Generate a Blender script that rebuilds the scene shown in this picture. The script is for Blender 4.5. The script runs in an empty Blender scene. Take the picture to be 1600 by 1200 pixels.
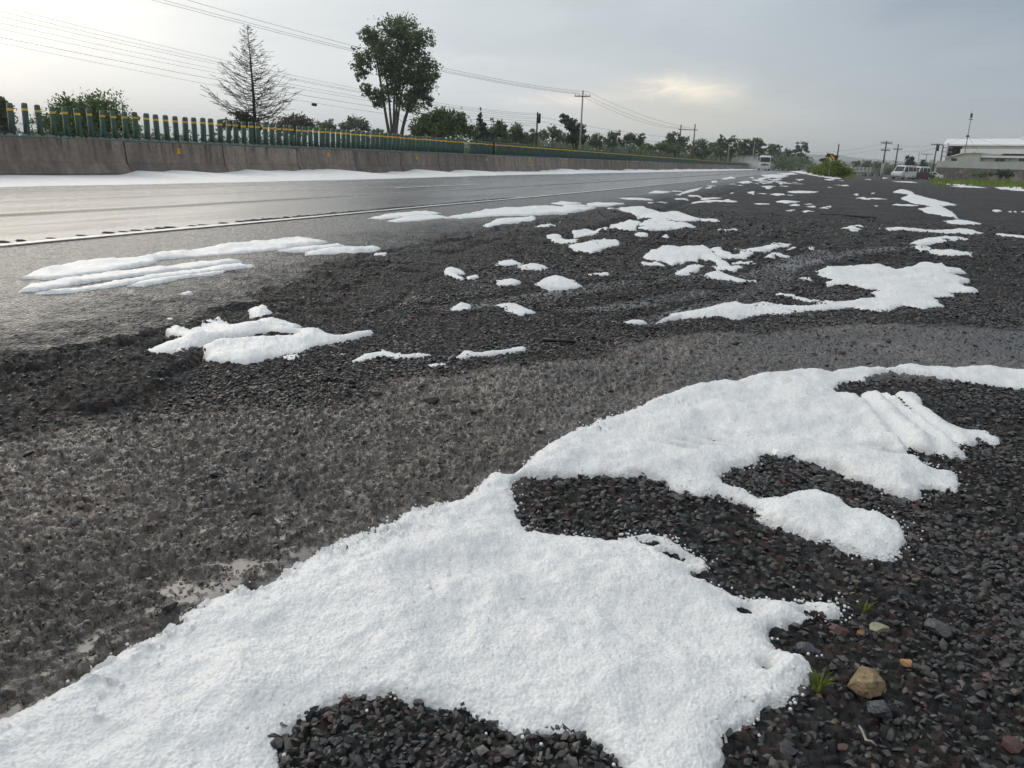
import bpy, math, random
import numpy as np
random.seed(7)
rng = np.random.default_rng(11)
scene = bpy.context.scene
col = scene.collection

# ------------------------------------------------------------------ camera
F = 1250.0          # focal length in pixels of the 1600 px wide photograph
H = 0.75            # eye height in metres
def cray(x, y): return np.array([(x - 800.0) / F, (600.0 - y) / F, -1.0])
_a, _b = cray(0, 219), cray(1600, 275)
UP = np.cross(_b, _a); UP /= np.linalg.norm(UP)
if UP[1] < 0: UP = -UP
YD = cray(1307, 219 + .035 * 1307); YD = YD - UP * (YD @ UP); YD /= np.linalg.norm(YD)
XD = np.cross(YD, UP)
R = np.array([XD, YD, UP])
cam_d = bpy.data.cameras.new("camera"); cam = bpy.data.objects.new("camera", cam_d); col.objects.link(cam)
from mathutils import Matrix, Vector
M4 = Matrix([list(R[i]) + [0.0] for i in range(3)] + [[0, 0, 0, 1]]); M4.translation = Vector((0, 0, H))
cam.matrix_world = M4
cam_d.sensor_width = 36.0; cam_d.lens = F / 1600.0 * 36.0
cam_d.clip_start = 0.02; cam_d.clip_end = 30000.0
scene.camera = cam

# ------------------------------------------------------------------ world
SUN_AZ, SUN_EL = math.radians(-54), math.radians(19)      # azimuth from the road axis (+Y) towards +X
world = bpy.data.worlds.new("World"); scene.world = world; world.use_nodes = True
def build_world():
    nt = world.node_tree; nt.nodes.clear(); N = nt.nodes; L = nt.links
    def n(t, **k):
        q = N.new(t)
        for a, v in k.items(): setattr(q, a, v)
        return q
    def mth(op, a, b=None, c=None):
        q = n('ShaderNodeMath', operation=op)
        for i, v in enumerate((a, b, c)):
            if v is None: continue
            if isinstance(v, (int, float)): q.inputs[i].default_value = v
            else: L.new(v, q.inputs[i])
        return q.outputs[0]
    out = n('ShaderNodeOutputWorld'); bg = n('ShaderNodeBackground')
    tc = n('ShaderNodeTexCoord'); sep = n('ShaderNodeSeparateXYZ'); L.new(tc.outputs['Generated'], sep.inputs[0])
    az = mth('MULTIPLY', mth('ARCTAN2', sep.outputs[0], sep.outputs[1]), 57.29578)
    el = mth('MULTIPLY', mth('ARCSINE', sep.outputs[2]), 57.29578)
    # broad overcast brightness round the horizon
    def ramp(fac, pts):
        r = n('ShaderNodeValToRGB'); e = r.color_ramp.elements
        while len(e) < len(pts): e.new(0.5)
        for q, (p, c) in zip(e, pts): q.position = p; q.color = (c[0], c[1], c[2], 1)
        L.new(fac, r.inputs[0]); return r.outputs[0]
    azf = n('ShaderNodeMapRange'); azf.inputs[1].default_value = -180; azf.inputs[2].default_value = 180; L.new(az, azf.inputs[0])
    def A(d): return (d + 180) / 360
    base = ramp(azf.outputs[0], [(0, (.36, .38, .40)), (A(-110), (.62, .62, .61)), (A(-62), (1.0, .97, .90)), (A(-50), (.80, .80, .775)),
                                 (A(-38), (.62, .645, .655)), (A(-25), (.525, .565, .59)), (A(-10), (.405, .45, .48)), (A(3), (.315, .36, .40)),
                                 (A(15), (.26, .31, .36)), (A(60), (.25, .29, .33)), (1, (.36, .38, .40))])
    # cloud texture : stretched noise in azimuth / elevation
    cx = n('ShaderNodeCombineXYZ'); L.new(mth('MULTIPLY', az, .045), cx.inputs[0]); L.new(mth('MULTIPLY', el, .20), cx.inputs[1])
    no = n('ShaderNodeTexNoise'); no.inputs['Scale'].default_value = 1.0; no.inputs['Detail'].default_value = 6; no.inputs['Roughness'].default_value = .5
    no.inputs['Distortion'].default_value = .6
    L.new(cx.outputs[0], no.inputs['Vector'])
    var = n('ShaderNodeMapRange'); var.inputs[1].default_value = .3; var.inputs[2].default_value = .7; var.inputs[3].default_value = .90; var.inputs[4].default_value = 1.10
    L.new(no.outputs['Fac'], var.inputs[0])
    def gauss(a0, e0, sa, se, warp=0.0):
        da = mth('DIVIDE', mth('SUBTRACT', az, a0), sa)
        ee = el
        if warp:
            ee = mth('ADD', el, mth('MULTIPLY', mth('SUBTRACT', no.outputs['Fac'], .5), warp))
        de = mth('DIVIDE', mth('SUBTRACT', ee, e0), se)
        return mth('POWER', 2.71828, mth('MULTIPLY', mth('ADD', mth('MULTIPLY', da, da), mth('MULTIPLY', de, de)), -1.0))
    def vm(op, a, b):
        q = n('ShaderNodeVectorMath', operation=op); L.new(a, q.inputs[0])
        if isinstance(b, tuple): q.inputs[1].default_value = b
        else: L.new(b, q.inputs[1])
        return q
    def vscale(a, s):
        q = n('ShaderNodeVectorMath', operation='SCALE')
        if isinstance(a, tuple): q.inputs[0].default_value = a
        else: L.new(a, q.inputs[0])
        if isinstance(s, (int, float)): q.inputs['Scale'].default_value = s
        else: L.new(s, q.inputs['Scale'])
        return q.outputs[0]
    c = vscale(base, var.outputs[0])
    no2 = n('ShaderNodeTexNoise'); no2.inputs['Scale'].default_value = 1.0; no2.inputs['Detail'].default_value = 7; no2.inputs['Roughness'].default_value = .62; no2.inputs['Distortion'].default_value = .9
    cx2 = n('ShaderNodeCombineXYZ'); L.new(mth('MULTIPLY', az, .28), cx2.inputs[0]); L.new(mth('MULTIPLY', el, .85), cx2.inputs[1]); L.new(cx2.outputs[0], no2.inputs['Vector'])
    brk = n('ShaderNodeMapRange', interpolation_type='SMOOTHSTEP'); brk.inputs[1].default_value = .24; brk.inputs[2].default_value = .74; L.new(no2.outputs['Fac'], brk.inputs[0])
    cx3 = n('ShaderNodeCombineXYZ'); L.new(mth('MULTIPLY', az, .085), cx3.inputs[0]); L.new(mth('MULTIPLY', el, .33), cx3.inputs[1]); cx3.inputs[2].default_value = 4.3
    no3 = n('ShaderNodeTexNoise'); no3.inputs['Scale'].default_value = 1.0; no3.inputs['Detail'].default_value = 6; no3.inputs['Roughness'].default_value = .55; no3.inputs['Distortion'].default_value = .5; L.new(cx3.outputs[0], no3.inputs['Vector'])
    lay = n('ShaderNodeMapRange', interpolation_type='SMOOTHSTEP'); lay.inputs[1].default_value = .40; lay.inputs[2].default_value = .62; L.new(no3.outputs['Fac'], lay.inputs[0])
    for a0, e0, sa, se, w, colr, kind in [(-10.3, 4.7, 3.2, .75, 1.4, (.60, .45, .26), 1), (-9.5, 4.4, 2.2, .5, 1.0, (.12, .09, .05), 0), (-12, 2.8, 8, 2.4, 0, (.15, .105, .045), 0), (-5, 2.6, 7, 2.0, 0, (.05, .035, .01), 0),
                                    (-18.5, 3.9, 3.0, .45, 1.2, (.30, .19, .12), 1), (-26, 6.0, 6, .5, 1.2, (.10, .07, .05), 1),
                                    (-57, 11.5, 10, 3.4, 5, (.65, .56, .38), 0), (-52, 9.8, 8, 1.2, 4, (.22, .20, .15), 1), (-43, 10.8, 7, 1.0, 3, (.22, .20, .15), 1), (-66, 9, 12, 5.0, 4, (.65, .56, .38), 0),
                                    (-40, 14.0, 13, 1.9, 4, (-.17, -.155, -.13), 2), (-20, 15, 16, 2.4, 4, (-.07, -.065, -.05), 2), (0, 11, 14, 3.5, 6, (-.055, -.045, -.03), 2), (8, 13, 13, 6, 0, (-.03, -.03, -.02), 0),
                                    (0, 6.5, 18, 1.6, 4, (.04, .04, .035), 2), (10, 1.0, 16, 2.6, 0, (.05, .045, .015), 0), (0, -6, 400, 3, 0, (-.2, -.2, -.2), 0)]:
        g_ = gauss(a0, e0, sa, se, w)
        if kind == 1: g_ = mth('MULTIPLY', g_, brk.outputs[0])
        if kind == 2: g_ = mth('MULTIPLY', g_, lay.outputs[0])
        c = vm('ADD', c, vscale(colr, g_)).outputs[0]
    # the overcast brightens towards the zenith
    zen = n('ShaderNodeMapRange', interpolation_type='SMOOTHSTEP'); zen.inputs[1].default_value = 17; zen.inputs[2].default_value = 65
    L.new(el, zen.inputs[0])
    c = vm('ADD', c, vscale((.26, .27, .28), zen.outputs[0])).outputs[0]
    sky = n('ShaderNodeTexSky', sky_type='NISHITA'); sky.sun_disc = False
    sky.sun_elevation = SUN_EL; sky.sun_rotation = SUN_AZ
    c = vm('ADD', vscale(c, 1.36), vscale(sky.outputs[0], .004)).outputs[0]
    L.new(c, bg.inputs[0]); bg.inputs[1].default_value = 1.0
    L.new(bg.outputs[0], out.inputs[0])
build_world()
sl = bpy.data.lights.new("sun", 'SUN'); so = bpy.data.objects.new("sun", sl); col.objects.link(so)
sl.energy = 0.75; sl.angle = math.radians(38); sl.color = (1, .93, .84)
_sd = Vector((math.sin(SUN_AZ) * math.cos(SUN_EL), math.cos(SUN_AZ) * math.cos(SUN_EL), math.sin(SUN_EL)))
so.rotation_euler = _sd.to_track_quat('Z', 'Y').to_euler()
scene.view_settings.view_transform = 'Standard'; scene.view_settings.look = 'None'
scene.view_settings.exposure = 0.0; scene.view_settings.gamma = 1.0
scene.cycles.max_bounces = 6; scene.cycles.volume_bounces = 0; scene.cycles.transparent_max_bounces = 8
scene.cycles.use_adaptive_sampling = True; scene.cycles.adaptive_threshold = 0.02

# ------------------------------------------------------------------ numpy noise
def h2(ix, iy, seed):
    v = (ix.astype(np.int64) * 374761393 + iy.astype(np.int64) * 668265263 + seed * 974634777) & 0xffffffff
    v = (v ^ (v >> 13)) * 1274126177 & 0xffffffff
    v = (v ^ (v >> 16)) * 2246822519 & 0xffffffff
    v = v ^ (v >> 15)
    return v / 4294967296.0
def vnoise(x, y, seed=0):
    ix = np.floor(x); iy = np.floor(y); fx = x - ix; fy = y - iy
    fx = fx * fx * fx * (fx * (fx * 6 - 15) + 10); fy = fy * fy * fy * (fy * (fy * 6 - 15) + 10)
    a = h2(ix, iy, seed); b = h2(ix + 1, iy, seed); c = h2(ix, iy + 1, seed); d = h2(ix + 1, iy + 1, seed)
    return (a + (b - a) * fx) * (1 - fy) + (c + (d - c) * fx) * fy
def fbm(x, y, octs=4, seed=0, gain=.5):
    s = 0; a = 1; t = 0
    ca, sa = math.cos(.6), math.sin(.6)
    for i in range(octs):
        s = s + a * (vnoise(x, y, seed + i * 17) - .5); t += a
        x, y = (x * ca - y * sa) * 2.03 + 3.1, (x * sa + y * ca) * 2.03 + 1.7; a *= gain
    return s / t * 2
def worley(x, y, seed=0):
    ix = np.floor(x); iy = np.floor(y)
    f1 = np.full(x.shape, 9.0); f2 = np.full(x.shape, 9.0); cid = np.zeros(x.shape); dx1 = np.zeros(x.shape); dy1 = np.zeros(x.shape)
    for i in (-1, 0, 1):
        for j in (-1, 0, 1):
            cx = ix + i; cy = iy + j
            px = cx + h2(cx, cy, seed); py = cy + h2(cx, cy, seed + 91)
            dx = x - px; dy = y - py; d = np.sqrt(dx * dx + dy * dy)
            near = d < f1
            f2 = np.where(near, f1, np.minimum(f2, d))
            dx1 = np.where(near, dx, dx1); dy1 = np.where(near, dy, dy1)
            cid = np.where(near, h2(cx, cy, seed + 333), cid)
            f1 = np.where(near, d, f1)
    return f1, f2, cid, dx1, dy1
def sstep(a, b, x):
    t = np.clip((x - a) / (b - a), 0, 1); return t * t * (3 - 2 * t)
def sdf_poly(px, py, poly):
    """signed distance, positive inside"""
    P = np.asarray(poly, float); Q = np.roll(P, -1, 0)
    out = np.empty(px.shape); fx = px.ravel(); fy = py.ravel(); res = out.ravel()
    n = len(fx); ch = max(1, 6000000 // len(P))
    for s in range(0, n, ch):
        x = fx[s:s + ch][:, None]; y = fy[s:s + ch][:, None]
        ex = (Q[:, 0] - P[:, 0])[None]; ey = (Q[:, 1] - P[:, 1])[None]
        wx = x - P[:, 0][None]; wy = y - P[:, 1][None]
        t = np.clip((wx * ex + wy * ey) / (ex * ex + ey * ey + 1e-12), 0, 1)
        d2 = ((wx - t * ex) ** 2 + (wy - t * ey) ** 2).min(1)
        c = ((P[:, 1][None] <= y) != (Q[:, 1][None] <= y)) & (x < (ex * (y - P[:, 1][None]) / np.where(ey == 0, 1e-12, ey) + P[:, 0][None]))
        ins = (c.sum(1) % 2) == 1
        d = np.sqrt(d2); res[s:s + ch] = np.where(ins, d, -d)
    return res.reshape(px.shape)
def dist_line(px, py, line):
    P = np.asarray(line, float); best = np.full(px.shape, 1e9)
    for (ax, ay), (bx, by) in zip(P[:-1], P[1:]):
        ex, ey = bx - ax, by - ay
        t = np.clip(((px - ax) * ex + (py - ay) * ey) / (ex * ex + ey * ey + 1e-12), 0, 1)
        best = np.minimum(best, np.hypot(px - ax - t * ex, py - ay - t * ey))
    return best

# ------------------------------------------------------------------ the lie of the land
def cxr(y):                        # the road drifts slightly to the left in the distance
    return -0.022 * np.log1p(np.exp(np.clip((np.asarray(y, float) - 22) / 6, -30, 60))) * 6
ROAD_EDGE, LINE_U, DASH_U, BARRIER_U = -3.0, -5.65, -9.25, -16.0
def gz(x, y):                      # smooth ground level
    x = np.asarray(x, float); y = np.asarray(y, float)
    return -0.50 * sstep(30, 170, y) * sstep(-1.5, 5, x - cxr(y)) - 0.012
def rdir(px, py):
    d = R @ cray(px, py); return d
def unp(px, py, z=None):
    """pixel of the photograph -> point on the ground"""
    d = rdir(px, py); zz = -0.012 if z is None else z
    for _ in range(12):
        t = (zz - H) / min(d[2], -1e-4)
        if z is not None: break
        zz = float(gz(d[0] * t, d[1] * t))
    return np.array([d[0] * t, d[1] * t, zz])
def at(px, py, dist):
    """point seen at that pixel at that horizontal distance"""
    d = rdir(px, py); t = dist / math.hypot(d[0], d[1])
    return np.array([d[0] * t, d[1] * t, H + d[2] * t])
def wpoly(pts): return np.array([unp(*p)[:2] for p in pts])

# ------------------------------------------------------------------ materials
def srgb(r, g, b):
    f = lambda c: (c / 255 / 12.92) if c <= 10 else ((c / 255 + .055) / 1.055) ** 2.4
    return (f(r), f(g), f(b), 1)
class NB:
    def __init__(self, name):
        self.m = bpy.data.materials.new(name); self.m.use_nodes = True
        self.nt = self.m.node_tree; self.N = self.nt.nodes; self.L = self.nt.links
        self.N.clear(); self.out = self.N.new('ShaderNodeOutputMaterial'); self.p = self.N.new('ShaderNodeBsdfPrincipled')
        self.L.new(self.p.outputs[0], self.out.inputs[0])
        self.pos = self.N.new('ShaderNodeNewGeometry').outputs['Position']
    def node(self, t, **k):
        q = self.N.new(t)
        for a, v in k.items(): setattr(q, a, v)
        return q
    def put(self, sock, v):
        if hasattr(v, 'is_linked') or hasattr(v, 'links'): self.L.new(v, sock)
        else: sock.default_value = v
    def scale(self, s, vec=None):
        q = self.node('ShaderNodeVectorMath', operation='MULTIPLY'); self.L.new(vec or self.pos, q.inputs[0]); q.inputs[1].default_value = s
        return q.outputs[0]
    def noise(self, scale, detail=4, rough=.5, vec=None, dist=0):
        q = self.node('ShaderNodeTexNoise'); q.inputs['Scale'].default_value = scale; q.inputs['Detail'].default_value = detail
        q.inputs['Roughness'].default_value = rough; q.inputs['Distortion'].default_value = dist
        self.L.new(vec or self.pos, q.inputs['Vector']); return q.outputs['Fac']
    def vor(self, scale, vec=None, feature='F1', out='Distance'):
        q = self.node('ShaderNodeTexVoronoi', feature=feature); q.inputs['Scale'].default_value = scale
        self.L.new(vec or self.pos, q.inputs['Vector']); return q.outputs[out]
    def math(self, op, a, b=0.0, c=0.0, clamp=False):
        q = self.node('ShaderNodeMath', operation=op); q.use_clamp = clamp
        for i, v in enumerate((a, b, c)): self.put(q.inputs[i], v)
        return q.outputs[0]
    def mr(self, v, a, b, c=0.0, d=1.0, smooth=False):
        q = self.node('ShaderNodeMapRange'); 
        if smooth: q.interpolation_type = 'SMOOTHSTEP'
        self.put(q.inputs[0], v)
        for i, k in enumerate((a, b, c, d)): q.inputs[i + 1].default_value = k
        return q.outputs[0]
    def mix(self, f, a, b, mode='MIX'):
        q = self.node('ShaderNodeMix', data_type='RGBA', blend_type=mode)
        self.put(q.inputs[0], f); self.put(q.inputs[6], a); self.put(q.inputs[7], b); return q.outputs[2]
    def ramp(self, f, pts):
        q = self.node('ShaderNodeValToRGB'); e = q.color_ramp.elements
        while len(e) < len(pts): e.new(.5)
        for k, (p, c) in zip(e, pts): k.position = p; k.color = tuple(c[:3]) + (1,)
        self.put(q.inputs[0], f); return q.outputs[0]
    def attr(self, name, out='Fac'):
        q = self.node('ShaderNodeAttribute'); q.attribute_name = name; return q.outputs[out]
    def bump(self, h, strength, dist, prev=None):
        q = self.node('ShaderNodeBump'); q.inputs['Strength'].default_value = strength; q.inputs['Distance'].default_value = dist
        self.put(q.inputs['Height'], h)
        if prev: self.L.new(prev, q.inputs['Normal'])
        return q.outputs[0]
    def set(self, **k):
        names = dict(base='Base Color', rough='Roughness', metal='Metallic', spec='Specular IOR Level', normal='Normal', coat='Coat Weight',
                     trans='Transmission Weight', sss='Subsurface Weight', emis='Emission Color', emis_s='Emission Strength')
        for a, v in k.items(): self.put(self.p.inputs[names[a]], v)
        return self.m
def rgb(*c): return tuple(c) + (1,)

def mat_simple(name, c, rough=.5, metal=0, var=.15, scale=8, bump=0, spec=.5):
    b = NB(name)
    n = b.noise(scale, 5, .6)
    f = b.mr(n, .3, .7)
    base = b.mix(f, rgb(*[x * (1 - var) for x in c]), rgb(*[min(1, x * (1 + var)) for x in c]))
    b.set(base=base, rough=rough, metal=metal, spec=spec)
    if bump: b.set(normal=b.bump(b.noise(scale * 6, 4), bump, .01))
    return b.m

def mat_ground():
    b = NB('wet gravel and mud')
    mud = b.attr('mud'); wet = b.attr('wet'); grass = b.attr('grass'); tone = b.attr('tone')
    v = b.node('ShaderNodeTexVoronoi'); v.inputs['Scale'].default_value = 62; b.L.new(b.pos, v.inputs['Vector'])
    sepc = b.node('ShaderNodeSeparateColor'); b.L.new(v.outputs['Color'], sepc.inputs[0])
    chip = b.ramp(sepc.outputs[0], [(0, (.024, .024, .026)), (.5, (.046, .045, .046)), (.8, (.074, .071, .069)), (.9, (.085, .05, .045)), (1, (.10, .092, .085))])
    n1 = b.noise(3.0, 6, .6)
    n2 = b.noise(40, 5, .6)
    mudc = b.ramp(b.math('ADD', b.math('MULTIPLY', n1, .6), b.math('MULTIPLY', n2, .4)), [(.3, (.050, .042, .038)), (.5, (.097, .083, .075)), (.7, (.165, .141, .127))])
    mudc = b.mix(.8, mudc, b.mix(sepc.outputs[2], rgb(.45, .45, .45), rgb(1.6, 1.58, 1.55)), 'MULTIPLY')  # per-chip tones; pale flecks put wet glints into the mud colour
    mudc = b.mix(1.0, mudc, b.mix(b.mr(b.noise(1.5, 5, .62), .36, .64, 0, 1), rgb(.50, .50, .51), rgb(1.08, 1.04, 1.0)), 'MULTIPLY')
    speck = b.mr(sepc.outputs[1], .72, .95, 0, .55)
    mudc = b.mix(speck, mudc, chip)
    base = b.mix(mud, chip, mudc)
    gn = b.noise(1.2, 5, .65)
    gc = b.ramp(gn, [(.3, (.05, .075, .018)), (.5, (.085, .11, .03)), (.7, (.13, .14, .05))])
    big = b.mr(b.noise(.8, 11, .82), .34, .66, .15, 1.75)
    mid_ = b.mr(b.noise(.9, 4, .6), .35, .65, .75, 1.2)
    base = b.mix(b.math('SUBTRACT', 1.0, b.math('MULTIPLY', mud, .8)), base, b.mix(b.math('MULTIPLY', b.math('MULTIPLY', big, mid_), .55, clamp=True), rgb(.25, .25, .25), rgb(1.25, 1.25, 1.25)), 'MULTIPLY')
    base = b.mix(grass, base, gc)
    tn = b.mr(b.noise(.6, 4, .6), .3, .7, .8, 1.2)
    base = b.mix(1.0, base, b.mix(b.math('MULTIPLY', tone, tn, clamp=True), rgb(.5, .5, .5), rgb(1, 1, 1)), 'MULTIPLY')
    r0 = b.mr(n2, .3, .7, .34, .6)
    film = b.mr(b.noise(2.6, 6, .65), .36, .56, 0, 1, True)
    r0 = b.math('ADD', b.math('MULTIPLY', r0, b.math('SUBTRACT', 1.0, b.math('MULTIPLY', mud, b.math('MULTIPLY_ADD', film, .40, .15)))), b.math('MULTIPLY', grass, .4))
    wm = b.mr(wet, .15, .75, 0, 1, True)
    rough = b.math('ADD', b.math('MULTIPLY', r0, b.math('SUBTRACT', 1.0, wm)), b.math('MULTIPLY', wm, .32))
    base = b.mix(b.math('MULTIPLY', wm, .8), base, rgb(.048, .041, .038))
    dist = v.outputs['Distance']
    hb = b.math('ADD', b.math('MULTIPLY', dist, -1.0), b.math('MULTIPLY', b.noise(150, 3, .6), .35))
    dry = b.math('SUBTRACT', 1.0, wm)
    nb = b.bump(b.math('MULTIPLY', hb, dry), .75, .009)
    nb = b.bump(b.math('MULTIPLY', b.noise(2.2, 11, .80), b.math('MULTIPLY', dry, b.math('SUBTRACT', 1.0, b.math('MULTIPLY', mud, .72)))), .8, .09, nb)
    gs = b.math('MULTIPLY', b.math('SUBTRACT', 1.0, mud), b.math('SUBTRACT', 1.0, wm))
    rough = b.math('MULTIPLY_ADD', gs, .22, rough)
    b.set(base=base, rough=rough, normal=nb, spec=b.math('ADD', b.math('MULTIPLY_ADD', gs, -.28, .5), b.math('MULTIPLY', mud, .3)))
    return b.m

def mat_stone():
    b = NB('loose stone')
    c = b.attr('col', 'Color')
    n = b.noise(220, 3, .6)
    base = b.mix(1.0, c, b.mix(b.mr(n, .3, .7), rgb(.7, .7, .7), rgb(1, 1, 1)), 'MULTIPLY')
    b.set(base=base, rough=b.mr(b.noise(90, 3), .3, .7, .30, .6), normal=b.bump(n, .35, .002)); return b.m

def mat_hail():
    b = NB('hail')
    v = b.node('ShaderNodeTexVoronoi'); v.inputs['Scale'].default_value = 190; b.L.new(b.pos, v.inputs['Vector'])
    sc = b.node('ShaderNodeSeparateColor'); b.L.new(v.outputs['Color'], sc.inputs[0])
    n = b.noise(5, 5, .6); thin = b.attr('thin')
    base = b.mix(b.mr(sc.outputs[0], 0, 1, 0, 1), rgb(.68, .68, .675), rgb(.83, .83, .82))
    base = b.mix(b.mr(n, .38, .66, .0, .60), base, rgb(.64, .65, .66))
    dirt = b.math('MULTIPLY', b.mr(b.noise(60, 4, .75), .63, .72, 0, 1), b.mr(b.noise(2.2, 4), .42, .60, .08, .85))
    base = b.mix(dirt, base, rgb(.20, .18, .17))
    base = b.mix(b.math('MULTIPLY', thin, .55), base, rgb(.36, .36, .365))
    nb = b.bump(b.math('MULTIPLY', v.outputs['Distance'], -1.0), .32, .004)
    nb = b.bump(b.noise(30, 5, .6), .10, .02, nb)
    b.set(base=base, rough=.45, spec=.4, normal=nb); return b.m

def mat_road():
    b = NB('wet asphalt')
    u = b.attr('lateral'); crumb = b.attr('crumb')
    v = b.node('ShaderNodeTexVoronoi'); v.inputs['Scale'].default_value = 62; b.L.new(b.pos, v.inputs['Vector'])
    sc = b.node('ShaderNodeSeparateColor'); b.L.new(v.outputs['Color'], sc.inputs[0])
    agg = b.ramp(sc.outputs[0], [(0, (.012, .012, .013)), (.6, (.035, .034, .035)), (1, (.10, .097, .095))])
    n = b.noise(1.1, 5, .6)
    base = b.mix(b.mr(n, .35, .7, 0, .6), agg, rgb(.030, .030, .033))
    base = b.mix(b.math('MULTIPLY', crumb, .45), base, rgb(.026, .026, .028))
    st = b.noise(1.0, 6, .62, vec=b.scale((3.2, .11, 1)))          # long streaks left by the traffic
    st2 = b.noise(1.0, 4, .6, vec=b.scale((9, .25, 1)))
    wear = b.attr('dryband')
    film = b.math('MULTIPLY', b.mr(st, .38, .62, .0, 1.0, True), b.mr(u, -5.9, -5.2, 1, .25))
    lane = b.mr(u, -5.75, -5.55, 1, 0)
    rough = b.math('ADD', b.math('MULTIPLY', lane, b.math('SUBTRACT', .24, b.math('MULTIPLY', film, .12))),
                   b.math('MULTIPLY', b.math('SUBTRACT', 1.0, lane), b.math('ADD', b.mr(b.noise(7, 7, .8), .34, .66, .10, .48), b.mr(sc.outputs[1], 0, 1, -.08, .14))))
    rough = b.math('ADD', rough, b.math('MULTIPLY', b.math('MULTIPLY', wear, b.mr(st2, .35, .6, .45, 1)), .42))
    rough = b.math('MULTIPLY_ADD', crumb, .20, rough)
    hb = b.math('ADD', b.math('MULTIPLY', v.outputs['Distance'], -1.0), b.math('MULTIPLY', b.noise(130, 3, .6), .4))
    amt = b.math('ADD', b.mr(lane, 0, 1, 1.0, .30), b.math('ADD', b.math('MULTIPLY', wear, .8), b.math('MULTIPLY', crumb, .7)))
    nb = b.bump(b.math('MULTIPLY', hb, amt), 1.0, .013)
    nb = b.bump(b.math('MULTIPLY', b.noise(24, 4, .7), b.math('ADD', amt, .25)), .60, .022, nb)
    b.set(base=base, rough=rough, normal=nb, spec=b.math('MULTIPLY_ADD', crumb, -.20, .5)); return b.m

def mat_concrete():
    b = NB('weathered concrete')
    s = b.noise(1.0, 5, .62, vec=b.scale((7, 7, .55)))
    s2 = b.noise(1.0, 4, .6, vec=b.scale((1.6, 1.6, .25)))
    n = b.noise(9, 6, .65)
    sep = b.node('ShaderNodeSeparateXYZ'); b.L.new(b.pos, sep.inputs[0]); z = sep.outputs[2]
    base = b.ramp(n, [(.25, (.19, .158, .135)), (.5, (.275, .235, .205)), (.75, (.36, .315, .275))])
    top = b.mr(z, .25, .80, 0.12, 1)
    base = b.mix(b.math('MULTIPLY', b.mr(s, .46, .66, 0, .85, True), top), base, rgb(.055, .048, .044))
    base = b.mix(b.mr(s2, .42, .62, 0, .45, True), base, rgb(.10, .086, .078))
    base = b.mix(b.math('MULTIPLY', b.mr(z, .36, .30, 0, .5), b.mr(b.noise(2, 4), .3, .6)), base, rgb(.115, .098, .09))
    oi = b.node('ShaderNodeObjectInfo').outputs['Random']
    base = b.mix(1.0, base, b.mix(oi, rgb(.72, .70, .68), rgb(1.1, 1.08, 1.05)), 'MULTIPLY')
    b.set(base=base, rough=.75, spec=.3, normal=b.bump(n, .4, .02)); return b.m

def mat_leaf(name, dark, light):
    b = NB(name)
    n = b.noise(.55, 4, .6); v = b.attr('v')
    base = b.mix(b.math('ADD', b.math('MULTIPLY', b.mr(n, .35, .65), .5), b.math('MULTIPLY', v, .5)), rgb(*dark), rgb(*light))
    b.set(base=base, rough=.55, spec=.25)
    tr = b.node('ShaderNodeBsdfTranslucent'); b.L.new(base, tr.inputs['Color']); mx = b.node('ShaderNodeMixShader'); mx.inputs[0].default_value = .5
    b.L.new(b.p.outputs[0], mx.inputs[1]); b.L.new(tr.outputs[0], mx.inputs[2]); b.L.new(mx.outputs[0], b.out.inputs[0]); return b.m

M = {}
M['ground'] = mat_ground(); M['stone'] = mat_stone(); M['hail'] = mat_hail(); M['road'] = mat_road(); M['concrete'] = mat_concrete()
M['line'] = mat_simple('worn white road paint', (.52, .52, .50), .4, var=.45, scale=14)
M['rumble'] = mat_simple('asphalt ridge painted shade', (.03, .03, .032), .75, spec=.15)  # dark matte tone stands in for ridge sides that miss the sky's reflection
M['green'] = mat_simple('faded dark green plastic', (.058, .105, .090), .42, var=.25, scale=5)
M['greenfoot'] = mat_simple('grey green plastic', (.15, .18, .18), .5, var=.2)
M['capgrey'] = mat_simple('dusty brown green plastic', (.04, .042, .036), .5, var=.2)
M['band'] = mat_simple('yellow reflective tape', (.70, .42, .03), .4, var=.3, scale=3)
M['reflector'] = mat_simple('amber reflector', (.62, .33, .02), .35, var=.2)
M['bark'] = mat_simple('grey bark', (.085, .075, .065), .85, var=.3, bump=.5)
M['barkdark'] = mat_simple('dark bark', (.045, .038, .036), .85, var=.3)
M['wood'] = mat_simple('weathered pole wood', (.085, .075, .068), .8, var=.3)
M['polecon'] = mat_simple('pole concrete', (.36, .35, .33), .8, var=.2)
M['metal'] = mat_simple('dull steel', (.22, .22, .23), .45, metal=.6)
M['black'] = mat_simple('black rubber', (.012, .012, .013), .55, var=.3)
M['wire'] = mat_simple('cable', (.03, .03, .032), .6)
M['white'] = mat_simple('white car paint', (.66, .67, .66), .3, var=.06)
M['maroon'] = mat_simple('maroon car paint', (.07, .025, .028), .3, var=.1)
M['greycar'] = mat_simple('dark grey car paint', (.06, .065, .07), .3, var=.1)
M['glass'] = mat_simple('dark window glass', (.012, .014, .015), .08)
M['lamp'] = mat_simple('headlamp glass', (.6, .6, .58), .15)
M['tail'] = mat_simple('tail lamp', (.4, .02, .02), .2)
M['rim'] = mat_simple('wheel rim', (.35, .35, .36), .35, metal=.7)
M['wallwhite'] = mat_simple('white washed wall', (.56, .57, .55), .8, var=.12, scale=.8)
M['wallgrey'] = mat_simple('light grey wall band', (.42, .44, .43), .8, var=.10, scale=.6)
M['wallcream'] = mat_simple('cream wall', (.50, .49, .43), .8, var=.10, scale=.5)
M['roofwhite'] = mat_simple('white sheet roof', (.74, .75, .76), .45, var=.08, scale=.3)
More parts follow.
